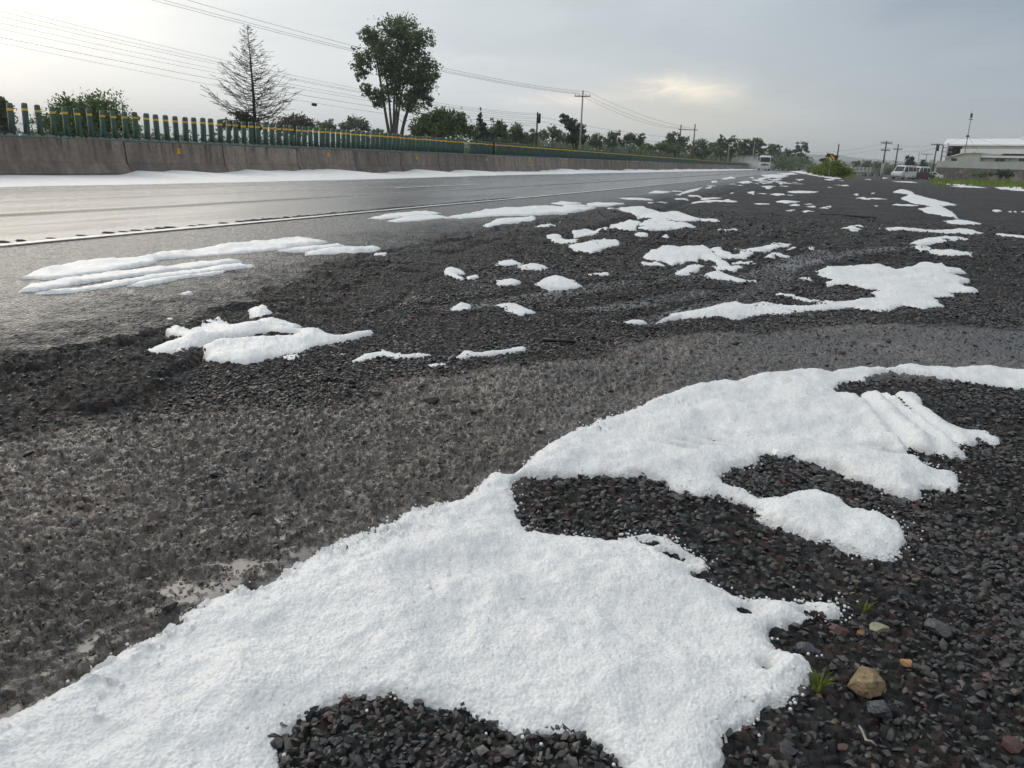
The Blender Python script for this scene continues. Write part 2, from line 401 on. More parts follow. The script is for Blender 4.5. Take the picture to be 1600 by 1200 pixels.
M['bayshade'] = mat_simple('painted bay shade', (.012, .014, .025), .8, var=.3, scale=.4)  # near-black tone paints the open bay's shade into its walls and posts
M['roofbrown'] = mat_simple('brown tile edge', (.12, .07, .055), .8)
M['signyellow'] = mat_simple('yellow sign face', (.75, .42, .02), .4, var=.08)
M['signblack'] = mat_simple('black sign ink', (.012, .012, .012), .5)
M['twig'] = mat_simple('pale root', (.30, .26, .22), .7)
M['stick'] = mat_simple('wet black bark', (.012, .011, .011), .4)
M['ochre'] = None
M['blade'] = mat_leaf('grass blade', (.09, .13, .02), (.24, .27, .06))
M['feather'] = mat_simple('white down feather', (.8, .8, .8), .7)
def mat_stonewall():
    b = NB('rubble stone masonry')
    v = b.node('ShaderNodeTexVoronoi'); v.inputs['Scale'].default_value = 1.6; b.L.new(b.pos, v.inputs['Vector'])
    sc = b.node('ShaderNodeSeparateColor'); b.L.new(v.outputs['Color'], sc.inputs[0])
    base = b.ramp(sc.outputs[0], [(0, (.10, .09, .085)), (.5, (.17, .155, .14)), (1, (.27, .245, .21))])
    base = b.mix(b.mr(b.noise(.18, 4, .6), .42, .60, 0, .7, True), base, rgb(.10, .092, .092))
    b.set(base=base, rough=.85, normal=b.bump(v.outputs['Distance'], .5, .1)); return b.m
M['stonewall'] = mat_stonewall()
def mat_ochre():
    b = NB('ochre rock')
    n = b.noise(90, 6, .7); n2 = b.noise(300, 4, .7)
    base = b.ramp(n, [(.3, (.13, .07, .035)), (.5, (.26, .185, .095)), (.7, (.36, .29, .17))])
    base = b.mix(b.mr(n2, .58, .68, 0, .7), base, rgb(.06, .03, .02))
    b.set(base=base, rough=.7, normal=b.bump(n2, .6, .004)); return b.m
M['ochre'] = mat_ochre()
def mat_hill():
    b = NB('far hillside')
    n = b.noise(.004, 6, .6)
    b.set(base=b.ramp(n, [(.35, (.035, .05, .03)), (.65, (.07, .085, .05))]), rough=.9, spec=.1); return b.m
M['hill'] = mat_hill()
LEAF = dict(
    euca=mat_leaf('eucalyptus leaves', (.090, .130, .072), (.21, .27, .15)),
    green=mat_leaf('green leaves', (.065, .115, .045), (.185, .245, .100)),
    dark=mat_leaf('dark leaves', (.045, .066, .050), (.100, .130, .088)),
    blue=mat_leaf('blue green needles', (.032, .055, .060), (.080, .112, .115)),
    far=mat_leaf('grey green leaves', (.085, .125, .080), (.185, .23, .14)),
    brown=mat_leaf('brownish leaves', (.080, .076, .064), (.145, .135, .105)),
    bush=mat_leaf('bright bush leaves', (.075, .125, .026), (.23, .285, .065)))

# ------------------------------------------------------------------ object helpers
def meshobj(name, verts, faces, mat=None, parent=None, smooth=False, attrs=None):
    me = bpy.data.meshes.new(name)
    verts = np.asarray(verts, np.float32)
    if isinstance(faces, np.ndarray):
        n, k = faces.shape
        me.vertices.add(len(verts)); me.vertices.foreach_set('co', verts.ravel())
        me.loops.add(n * k); me.loops.foreach_set('vertex_index', faces.astype(np.int32).ravel())
        me.polygons.add(n); me.polygons.foreach_set('loop_start', np.arange(0, n * k, k, dtype=np.int32))
        me.polygons.foreach_set('loop_total', np.full(n, k, np.int32))
        me.update(calc_edges=True)
    else:
        me.from_pydata([tuple(map(float, v)) for v in verts], [], faces); me.update()
    if attrs:
        for an, av in attrs.items():
            av = np.asarray(av, np.float32)
            if av.ndim == 2:
                a = me.attributes.new(an, 'FLOAT_COLOR', 'POINT'); a.data.foreach_set('color', av.ravel())
            else:
                a = me.attributes.new(an, 'FLOAT', 'POINT'); a.data.foreach_set('value', av)
    me.polygons.foreach_set('use_smooth', np.full(len(me.polygons), bool(smooth)))
    if mat: me.materials.append(mat)
    o = bpy.data.objects.new(name, me); col.objects.link(o)
    if parent: o.parent = parent
    return o
def tag(o, label=None, cat=None, group=None, kind=None):
    if label: o['label'] = label
    if cat: o['category'] = cat
    if group: o['group'] = group
    if kind: o['kind'] = kind
    return o
def empty(name, loc=(0, 0, 0), rz=0.0, label=None, cat=None, group=None):
    o = bpy.data.objects.new(name, None); o.empty_display_size = .2; col.objects.link(o)
    o.location = [float(v) for v in loc]; o.rotation_euler = (0, 0, rz); return tag(o, label, cat, group)
def dup(o, parent=None):
    c = o.copy(); col.objects.link(c)
    if parent: c.parent = parent
    for ch in list(o.children): dup(ch, c)
    return c
class MB:
    """collects simple solids into one mesh"""
    def __init__(s): s.v = []; s.f = []
    def add(s, v, f):
        k = len(s.v); s.v += [tuple(map(float, p)) for p in v]; s.f += [tuple(i + k for i in q) for q in f]; return s
    def box(s, x0, x1, y0, y1, z0, z1):
        v = [(x, y, z) for z in (z0, z1) for y in (y0, y1) for x in (x0, x1)]
        return s.add(v, [(0, 2, 3, 1), (4, 5, 7, 6), (0, 1, 5, 4), (2, 6, 7, 3), (0, 4, 6, 2), (1, 3, 7, 5)])
    def prism(s, pts, axis, a, b, inset=None):
        """closed outline of 2-D points extruded along axis ('x','y','z')"""
        n = len(pts)
        def P(p, t):
            return {'x': (t, p[0], p[1]), 'y': (p[0], t, p[1]), 'z': (p[0], p[1], t)}[axis]
        v = [P(p, a) for p in pts] + [P(p, b) for p in pts]
        f = [tuple(range(n)), tuple(range(2 * n - 1, n - 1, -1))] + [(i, n + i, n + (i + 1) % n, (i + 1) % n) for i in range(n)]
        return s.add(v, f)
    def tube(s, pts, radii, n=6, cap=True):
        pts = [Vector([float(c) for c in p]) for p in pts]
        if not hasattr(radii, '__len__'): radii = [radii] * len(pts)
        k0 = len(s.v); up = None
        for i, p in enumerate(pts):
            d = (pts[min(i + 1, len(pts) - 1)] - pts[max(i - 1, 0)]).normalized()
            a = d.orthogonal().normalized() if up is None else (up - d * up.dot(d)).normalized()
            up = a; b = d.cross(a)
            for j in range(n):
                t = 2 * math.pi * j / n; q = p + (a * math.cos(t) + b * math.sin(t)) * radii[i]; s.v.append(tuple(q))
        for i in range(len(pts) - 1):
            for j in range(n):
                s.f.append((k0 + i * n + j, k0 + i * n + (j + 1) % n, k0 + (i + 1) * n + (j + 1) % n, k0 + (i + 1) * n + j))
        if cap:
            s.f.append(tuple(k0 + j for j in range(n - 1, -1, -1))); s.f.append(tuple(k0 + (len(pts) - 1) * n + j for j in range(n)))
        return s
    def cyl(s, c, axis, r, h, n=16):
        c = Vector(c); a = {'x': Vector((1, 0, 0)), 'y': Vector((0, 1, 0)), 'z': Vector((0, 0, 1))}[axis] * h / 2
        return s.tube([c - a, c + a], r, n)
    def build(s, name, mat, parent=None, smooth=False): return meshobj(name, s.v, s.f, mat, parent, smooth)

# ------------------------------------------------------------------ ground heightfields
CAMAZ = math.atan2(rdir(800, 600)[0], rdir(800, 600)[1])     # view azimuth from +Y towards +X
def rlist(r0, r1, kmin=.0034, kmax=.014):
    r = [r0]
    while r[-1] < r1: r.append(r[-1] + min(max(r[-1] ** 2 / 520, kmin * r[-1]), kmax * r[-1]))
    return np.array(r)
def polar_mesh(name, az, rs, zfun, mat, keep=None, wrap=False, smooth=True):
    A, RR = np.meshgrid(az, rs)
    x = RR * np.sin(A); y = RR * np.cos(A)
    z, attrs, mask = zfun(x, y)
    nr, na = x.shape
    idx = np.arange(nr * na).reshape(nr, na)
    f = np.stack([idx[:-1, :-1], idx[:-1, 1:], idx[1:, 1:], idx[1:, :-1]], -1).reshape(-1, 4)
    if wrap:
        f = np.concatenate([f, np.stack([idx[:-1, -1], idx[:-1, 0], idx[1:, 0], idx[1:, -1]], -1)])
    v = np.stack([x, y, z], -1).reshape(-1, 3)
    attrs = {k: a.ravel() for k, a in attrs.items()}
    if mask is not None:
        m = mask.ravel(); fk = m[f].any(1); f = f[fk]
        used = np.zeros(len(v), bool); used[f.ravel()] = True
        remap = np.cumsum(used) - 1; f = remap[f]; v = v[used]; attrs = {k: a[used] for k, a in attrs.items()}
        if len(f) == 0: return None
    return meshobj(name, v, f[:, ::-1].copy(), mat, None, smooth, attrs)

MUD = wpoly([(-300, 1300), (0, 1200), (300, 1020), (640, 850), (765, 775), (815, 742), (900, 705), (1100, 640), (1270, 612), (1310, 592), (1600, 594), (1800, 604), (1800, 520), (1600, 515),
             (1300, 508), (1050, 530), (900, 560), (650, 600), (560, 640), (300, 640), (0, 690), (-500, 760)])
WETLINE = wpoly([(-200, 1190), (0, 1095), (180, 1000), (420, 890), (620, 790), (760, 722), (880, 660), (1000, 610), (1120, 565), (1300, 548), (1600, 548), (1900, 556)])
SLAB = wpoly([(88, 612), (110, 588), (180, 572), (262, 562), (290, 572), (272, 600), (222, 622), (160, 640), (108, 636)])
GRASS1 = wpoly([(1262, 268.5), (1275, 271.5), (1290, 275), (1322, 278.2), (1333, 277), (1335, 272.5), (1310, 269.5), (1285, 268)])
GRASS2 = wpoly([(1452, 283), (1470, 289.5), (1540, 291), (1600, 296), (1700, 303), (1700, 282), (1600, 279.5), (1462, 276.5)])
TRACKS = [wpoly(t) for t in [[(1130, 440), (1190, 425), (1225, 408), (1290, 392)], [(1000, 500), (1150, 468), (1215, 440), (1222, 420), (1290, 400), (1400, 385)],
                             [(900, 480), (1000, 470), (1100, 455)], [(700, 480), (860, 455), (990, 440)]]]
_ex = np.array([unp(*p)[:2] for p in [(0, 560), (160, 535), (300, 500), (430, 450), (560, 402), (700, 372), (800, 350), (1000, 320), (1150, 290)]])
def edge_u(y):
    """right-hand edge of the asphalt"""
    u = np.interp(y, np.r_[-5, _ex[:, 1], 60, 200], np.r_[-2.6, _ex[:, 0] - cxr(_ex[:, 1]), -3.1, -3.0])
    return u
def road_sd(x, y):
    """positive on the asphalt"""
    d = edge_u(y) - (x - cxr(y))
    return d + .16 * fbm(x * 1.6, y * 1.1, 3, 5) + .07 * fbm(x * 7, y * 6, 3, 9)
LEDGES = [wpoly(t) for t in [[(-60, 592), (0, 582), (60, 571), (130, 552), (185, 540), (230, 522)], [(470, 470), (495, 484), (530, 498), (580, 492), (622, 470), (650, 441), (700, 425)],
   [(250, 595), (290, 575), (320, 556)], [(690, 398), (740, 384), (790, 372), (860, 362)]]]
FARLEDGES = [wpoly(t) for t in [[(1010, 333), (1090, 312), (1150, 297), (1200, 284), (1235, 273)], [(880, 372), (960, 348), (1040, 326), (1110, 303)]]]
def ledge_cut(x, y, r):
    d = np.full(x.shape, 9.0)
    k = r < 16
    if k.any():
        q = d[k]
        for T in LEDGES: q = np.minimum(q, dist_line(x[k], y[k], T))
        d[k] = q
    d = d + .03 * fbm(x * 8, y * 8, 3, 301) + .02
    z = -.042 * np.exp(-(d / .032) ** 2) * (1 + .8 * fbm(x * 3, y * 3, 2, 303))
    k = (r > 6) & (r < 110)
    if k.any():
        q = np.full(x[k].shape, 99.0)
        for T in FARLEDGES: q = np.minimum(q, dist_line(x[k], y[k], T))
        z[k] += -.06 * np.exp(-((q + .05 * fbm(x[k] * 3, y[k] * 2, 3, 305)) / (.05 + .004 * r[k])) ** 2)
    return z
def masks(x, y):
    d = sdf_poly(x, y, MUD)
    mud = sstep(-.12, .10, d + .12 * fbm(x * 3, y * 3, 3, 31))
    return mud
def ground_z(x, y, full=True):
    r = np.hypot(x, y)
    base = gz(x, y); mud = np.zeros_like(x); wet = np.zeros_like(x); tone = np.ones_like(x)
    near = r < 150
    rs = road_sd(x, y)
    base = base - .035 * sstep(.45, -.05, -rs + .25) * (y < 300)
    z = base.copy()
    if near.any():
        xn, yn, rn, rsn = x[near], y[near], r[near], rs[near]
        fade = np.clip(9.0 / rn, 0.45, 1)
        m = masks(xn, yn)
        zn = base[near] + .018 * fbm(xn * .9, yn * .9, 3, 3)
        # chips of gravel
        f1, f2, cid, dx, dy = worley(xn * 58, yn * 58, 7)
        chips = (cid - .5) * .009 + (np.sin(cid * 40) * dx + np.cos(cid * 57) * dy) * .006 - f1 * .004
        g1, g2, gid, gx, gy = worley(xn * 23 + .3 * fbm(xn * 30, yn * 30, 2, 77), yn * 23, 17)
        big = np.where(gid > .52, (gid - .35) * .030 * np.clip(1.1 - g1 * 1.5, 0, 1) , 0) * (.5 + .5 * np.sin(gid * 99))
        crust = .013 * fbm(xn * 7, yn * 7, 5, 41, .62)
        p1, p2, pid, px_, py_ = worley(xn * 34 + .5 * fbm(xn * 25, yn * 25, 3, 78), yn * 34, 27)
        q1, q2, qid, qx, qy = worley(xn * 62 + .4 * fbm(xn * 50, yn * 50, 2, 178), yn * 74, 127)
        crust = crust + np.clip(3 / rn, 0, 1) * (.005 * (qid - .5) + .007 * (np.sin(qid * 50) * qx + np.cos(qid * 71) * qy))
        crust = crust + .012 * (pid - .45) * sstep(.0, .16, p2 - p1) + .006 * (np.sin(pid * 40) * px_ + np.cos(pid * 57) * py_) + .008 * np.abs(fbm(xn * 28, yn * 28, 3, 79, .5)) + .003 * np.clip(2 / rn, 0, 1) ** 2 * fbm(xn * 85, yn * 85, 2, 83, .5)
        e1, e2, eid, ex_, ey_ = worley(xn * 9, yn * 9, 37)
        coarse = sstep(4, 9, rn) * (.042 * (eid - .5) * sstep(0, .3, e2 - e1) + .022 * fbm(xn * 6, yn * 6, 3, 39)) + sstep(18, 40, rn) * .06 * fbm(xn * 2.6, yn * 2.6, 3, 49)
        rough = chips + .3 * big + coarse - .012 * sstep(4, 9, rn)
        flat = 1 - .72 * np.exp(-(dist_line(xn, yn, WETLINE) / (.16 + .05 * rn)) ** 2) * sstep(-.9, .2, xn + .0 * yn) - .3 * sstep(.2, .9, xn)
        mudz = (crust + .42 * big) * np.clip(flat, .2, 1) + .45 * chips
        # crumbled asphalt next to the road edge
        cz = sstep(-.9, -.1, rsn) * (1 - sstep(0.1, .3, rsn))
        c1, c2, ccid, _, _ = worley(xn * 5 + .5 * fbm(xn * 9, yn * 9, 3, 8), yn * 4, 55)
        chunk = cz * ((ccid - .35) * .038 * sstep(.03, .14, c2 - c1) + .030 * fbm(xn * 6, yn * 6, 5, 66, .65))
        sl = sdf_poly(xn, yn, SLAB) + .03 * fbm(xn * 12, yn * 12, 3, 4)
        slab = .022 * sstep(-.015, .03, sl)
        mm = np.clip(m + cz * .8, 0, 1)
        zz = zn + (rough * (1 - mm) + mudz * mm) * fade + chunk * fade + slab
        # wheel ruts
        tr = np.full(xn.shape, 9.0)
        for T in TRACKS: tr = np.minimum(tr, dist_line(xn, yn, T))
        rut = np.exp(-(tr / .10) ** 2)
        lc = ledge_cut(xn, yn, rn); zz = zz + lc
        zz = zz - .02 * rut + .012 * np.exp(-((tr - .2) / .07) ** 2)
        wl = dist_line(xn, yn, WETLINE)
        lev = zn - .0165 + .0115 * np.exp(-(wl / (.10 + .035 * rn)) ** 2) + .015 * fbm(xn * 1.7, yn * 1.7, 3, 88) * m + .014 * rut
        w = np.where(mm + rut > .25, sstep(-.002, .004, lev - zz), 0) * (rsn < -.6) * (lc > -.006) * (rn < 14)
        zz = np.where(w > 0, np.maximum(zz, lev), zz)
        z[near] = zz; wet[near] = w; mud[near] = np.clip(np.maximum(m, cz * .12), 0, 1)
        tone[near] = 1 - .15 * cz - .2 * rut * (1 - m)
    if not full: return z
    grass = np.zeros_like(x)
    far = r > 20
    if far.any():
        xf, yf = x[far], y[far]
        g = np.maximum(sdf_poly(xf, yf, GRASS1) / 1.5, sdf_poly(xf, yf, GRASS2) / 2)
        g = np.maximum(g, (r[far] - 260) / 20)
        g = np.maximum(g, (-17 - (xf - cxr(yf))) / 2)
        grass[far] = sstep(-.5, .5, g + .5 * fbm(xf * .3, yf * .3, 3, 13))
    return z, dict(mud=mud, wet=wet, grass=grass, tone=tone), None

def make_ground():
    fine = np.arange(CAMAZ - .82, CAMAZ + .80, .00135)
    rest = np.linspace(fine[-1], fine[0] + 2 * math.pi, 160)[1:-1]
    az = np.r_[fine, rest]
    r_ = [.74]
    while r_[-1] < 150:
        q = r_[-1]; r_.append(q + (.0030 * q if q < 6 else (min(.018 + .0055 * (q - 6), .085) if q < 30 else .085 * (q / 30) ** 1.6)))
    rs = np.r_[[.02, .2, .4, .55, .66], r_, np.geomspace(153, 6000, 100)]
    o = polar_mesh('ground', az, rs, ground_z, M['ground'], wrap=True, smooth=True)
    tag(o, kind='structure')
make_ground()

def make_road():
    def zf(x, y):
        sd = road_sd(x, y); u = x - cxr(y); r = np.hypot(x, y)
        z = np.full(x.shape, .0) + .006 * fbm(x * .5, y * .2, 3, 21)
        z = z - .02 * sstep(.9, 0, sd) * (.6 + .8 * fbm(x * 4, y * 4, 3, 23))
        crumb = sstep(1.15, .10, sd + .45 * fbm(x * 1.5, y * 1.5, 4, 61, .6))
        f1, f2, cid, dx, dy = worley(x * 75, y * 75, 19)
        fine = (cid - .5) * .0035 - f1 * .002
        lane = sstep(-5.7, -5.5, u)
        z = z + fine * (.15 + .85 * lane) * np.clip(6 / r, .2, 1) + crumb * .014 * fbm(x * 11, y * 11, 4, 71, .62)
        z = z - .06 * sstep(.05, -.03, sd)
        z = z + np.where((sd > -.2) & (sd < 2.2), 1, 0) * ledge_cut(x, y, r) * .8
        band = np.exp(-((u + 7.95 + .1 * fbm(x * 0, y * .15, 2, 4)) / .17) ** 2) + .5 * np.exp(-((u + 9.75) / .12) ** 2) + .45 * np.exp(-((u + 11.6) / .3) ** 2)
        mask = (sd > -.12) & (u > BARRIER_U - .7) & (y > -12)
        return z, dict(lateral=u, crumb=crumb, dryband=np.clip(band, 0, 1)), mask
    az = np.arange(CAMAZ - .78, .35, .00135)
    o = polar_mesh('road', az, rlist(1.6, 420, .004, .016), zf, M['road'])
    tag(o, kind='structure')
make_road()

def strip(name, u0, u1, y0, y1, z, mat, dy=1.0, jag=0.0, thick=0.0):
    n = max(2, int((y1 - y0) / dy) + 1); ys = np.linspace(y0, y1, n)
    v = []
    for i, y in enumerate(ys):
        c = float(cxr(y)); zz = z + .006 * float(fbm(np.array([u0 * .5]), np.array([y * .2]), 3, 21)[0])
        v += [(c + u0 + jag * random.uniform(-1, 1), y, zz), (c + u1 + jag * random.uniform(-1, 1), y, zz)]
    f = [(2 * i, 2 * i + 1, 2 * i + 3, 2 * i + 2) for i in range(n - 1)]
    return v, f
m = MB(); v, f = strip('', LINE_U - .05, LINE_U + .05, -4, 330, .011, None, .25, .008); m.add(v, f)
tag(m.build('edge_line', M['line']), kind='structure')
m = MB(); y = 1.6
while y < 300:
    v, f = strip('', DASH_U - .06, DASH_U + .06, y, y + 4.9, .011, None, .4, .006); m.add(v, f); y += 14.9
tag(m.build('lane_dash_markings', M['line']), kind='structure')
m = MB(); y = 3.2
while y < 15:
    w = random.uniform(.7, 1.15); cx = LINE_U - .19 + random.uniform(-.012, .012); n = 8; hh = .009 * random.uniform(.4, 1.3)
    ring = [(cx + .085 * w * math.cos(t), y + .042 * w * math.sin(t)) for t in [2 * math.pi * k / n for k in range(n)]]
    vv = [(a, b, -.004) for a, b in ring] + [(cx + (a - cx) * .6, y + (b - y) * .5, hh) for a, b in ring]
    m.add(vv, [(k, (k + 1) % n, n + (k + 1) % n, n + k) for k in range(n)] + [tuple(range(n, 2 * n))])
    y += random.uniform(.12, .16) * (2 if random.random() < .15 else 1)
tag(m.build('rumble_strip', M['rumble']), kind='structure')

# ------------------------------------------------------------------ hail
def B1(*p): return [(x / 2, 240 + y / 2) for x, y in p]            # crops the outlines were read from
def B2(*p): return [(800 + x / 2, 240 + y / 2) for x, y in p]
def B4(*p): return [(900 + x / 4, 120 + y / 4) for x, y in p]
def B5(*p): return [(1200 + x / 4, 150 + y / 4) for x, y in p]
MAIN = [(0,1131),(69,1099),(133,1064),(176,1037),(235,1005),(272,984),(299,960),(325,944),(363,929),(397,928),(427,912),(464,891),(501,869),(533,851),
 (587,832),(635,803),(660,797),(688,793),(731,779),(755,755),(763,744),(780,741),(800,744),(813,736),(827,720),(832,715),(875,685),(907,669),(965,651),(992,640),(1013,629),
 (1056,613),(1104,600),(1131,593),(1149,596),(1173,587),(1216,582),(1269,580),(1296,584),(1307,579),(1339,576),(1376,576),(1387,579),(1408,571),(1419,570),
 (1440,574),(1488,577),(1547,572),(1573,575),(1600,582),(1690,592),(1690,622),(1600,611),(1547,604),(1493,597),(1440,589),(1408,585),(1387,583),(1372,586),(1360,589),(1349,597),
 (1317,597),(1304,608),(1312,616),(1339,619),(1355,616),(1387,616),(1429,613),(1440,624),(1443,637),(1477,659),(1504,669),(1541,673),(1563,688),(1560,696),
 (1531,691),(1499,699),(1509,715),(1477,712),(1440,704),(1413,701),(1424,715),(1456,728),(1493,741),(1499,757),(1493,768),(1467,763),(1437,765),(1437,780),
 (1413,776),(1376,763),(1333,747),(1307,731),(1269,720),(1237,712),(1189,709),(1173,725),(1141,728),(1123,741),(1131,757),(1163,765),(1189,779),(1216,779),
 (1243,768),(1275,768),(1307,781),(1333,797),(1376,805),(1403,821),(1416,843),(1413,861),(1403,869),(1387,880),(1365,875),(1339,867),(1307,851),(1264,840),
 (1227,824),(1189,811),(1184,795),(1157,784),(1120,771),(1088,771),(1061,765),(1040,752),(1003,741),(960,741),(907,744),(853,747),(816,748),(801,757),(800,773),
 (808,789),(811,816),(827,832),(864,837),(907,843),(960,845),(981,840),(1013,837),(1045,843),(1067,859),(1099,875),(1106,891),(1084,897),(1088,905),(1120,917),(1163,939),
 (1205,944),(1243,947),(1259,941),(1280,945),(1307,947),(1317,960),(1301,971),(1275,968),(1253,979),(1205,989),(1200,1003),(1211,1021),(1253,1032),(1272,1048),
 (1269,1059),(1243,1085),(1225,1100),(1195,1109),(1173,1133),(1136,1144),(1131,1163),(1133,1195),(1120,1300),(1000,1300),(976,1200),(939,1168),(907,1152),(864,1147),(800,1152),
 (773,1139),(736,1115),(693,1109),(640,1099),(587,1093),(555,1088),(523,1096),(491,1115),(459,1131),(437,1147),(432,1173),(434,1200),(440,1300),(-260,1300),(-330,1280),(-150,1200)]
HOLES = [((1018, 851), .022, .012), ((1058, 872), .03, .018), ((1165, 958), .012, .01), ((1068, 700), .03, .008), ((1088, 694), .03, .006), ((1195, 1045), .006, .008),
         ((1262, 962), .012, .01), ((1120, 690), .02, .006), ((1372, 700), .03, .01), ((1405, 712), .04, .012)]
GROOVES = [wpoly(t) for t in [[(1339, 619), (1375, 655), (1413, 693), (1456, 731)], [(1373, 619), (1429, 667), (1477, 715)], [(1396, 618), (1460, 672), (1500, 700)]]]
SPLIT_HINTS = None
def hail_mesh(poly_px, hmax, w, name='hail_patch', jag=None, main=False, lump=.25, streak=0.0):
    P = wpoly(poly_px)
    if not main: hmax *= .44
    C0 = P - P.mean(0); ev, evec = np.linalg.eigh(C0.T @ C0); AXI = evec[:, 1]
    ra = np.hypot(P[:, 0], P[:, 1]); az = np.arctan2(P[:, 0], P[:, 1])
    rm = ra.mean(); pad = .03 + .01 * rm
    r0, r1 = max(.55, ra.min() - pad), ra.max() + pad
    rs = rlist(r0, r1, .0022 if main else .003, .008)
    azs = np.arange(az.min() - pad / r0 * .8, az.max() + pad / r0 * .8, .0013 if not main else .0014)
    if main: azs = azs[(azs > CAMAZ - .80) & (azs < CAMAZ + .80)]
    if jag is None: jag = min(.03, .0012 * rm + .004)
    def zf(x, y):
        d = sdf_poly(x, y, P)
        near = d > -.12
        d = d + jag * (fbm(x / (jag * 9), y / (jag * 9), 4, 101, .6))
        if main: d = d + .007 * fbm(x * 70, y * 70, 3, 105)
        if streak:
            al = x * AXI[0] + y * AXI[1]; ac = -x * AXI[1] + y * AXI[0]
            d = d + streak * fbm(al / 1.1, ac / (.035 + .004 * rm), 3, 107, .55) - .1 * streak
        for (c, a, b_) in (HOLES if main else []):
            c = unp(*c); q = np.hypot((x - c[0]) / a, (y - c[1]) / b_) + .7 * fbm(x * 60, y * 60, 3, 12)
            d = np.minimum(d, (q - 1) * b_ * .8)
        g = np.zeros_like(x)
        zg = ground_z(x, y, False)
        sm = gz(x, y)
        road = np.where(road_sd(x, y) > 0, .012, 0)
        hw = hmax * (.8 + .9 * np.clip(fbm(x / (w * 5), y / (w * 5), 3, 44), -.6, .8))
        t = hw * (1 - np.exp(-np.clip(d, 0, None) / w)) + .15 * hw * sstep(0, .25 * w, d) + np.minimum(d, 0) * 1.1
        r = np.hypot(x, y)
        lumps = lump * hmax * fbm(x / (w * 1.6), y / (w * 1.6), 4, 51, .55) * sstep(0, w, d)
        kz = .15 if main else .35
        rk = sstep(.0, .25, road_sd(x, y))
        z = (kz * zg + (1 - kz) * sm) * (1 - rk) + rk * .003 + t + lumps
        z = np.maximum(z, np.where(d > 0, zg + .30 * t, -9))
        if main:
            f1, f2, cid, _, _ = worley(x * 185, y * 185, 201)
            ga = np.clip(2.6 / r, 0, 1) ** 1.5
            z = z + ga * ((.5 - f1) * .0019 * (.5 + cid) + .0015 * fbm(x * 45, y * 45, 3, 7))
            gr = np.full(x.shape, 9.)
            for G in GROOVES: gr = np.minimum(gr, dist_line(x, y, G))
            z = z - .018 * np.exp(-(gr / .018) ** 2) + .006 * np.exp(-((gr - .04) / .02) ** 2)
            # a calved rim along the road side
        z = z - .02 * sstep(0.0, -.03, d)
        thin = 1 - sstep(0, .35 * w + .01, d)
        return z, dict(thin=thin * (.5 + .5 * fbm(x * 40 / (1 + r * .2), y * 40 / (1 + r * .2), 3, 3))), d > -.03
    return polar_mesh(name, azs, rs, zf, M['hail'])
mo = hail_mesh(MAIN, .0225, .024, 'hail_sheet', main=True, lump=.11)
tag(mo, 'huge white hail sheet sweeping from the bottom edge to a lobed tip on gravel', 'hail')
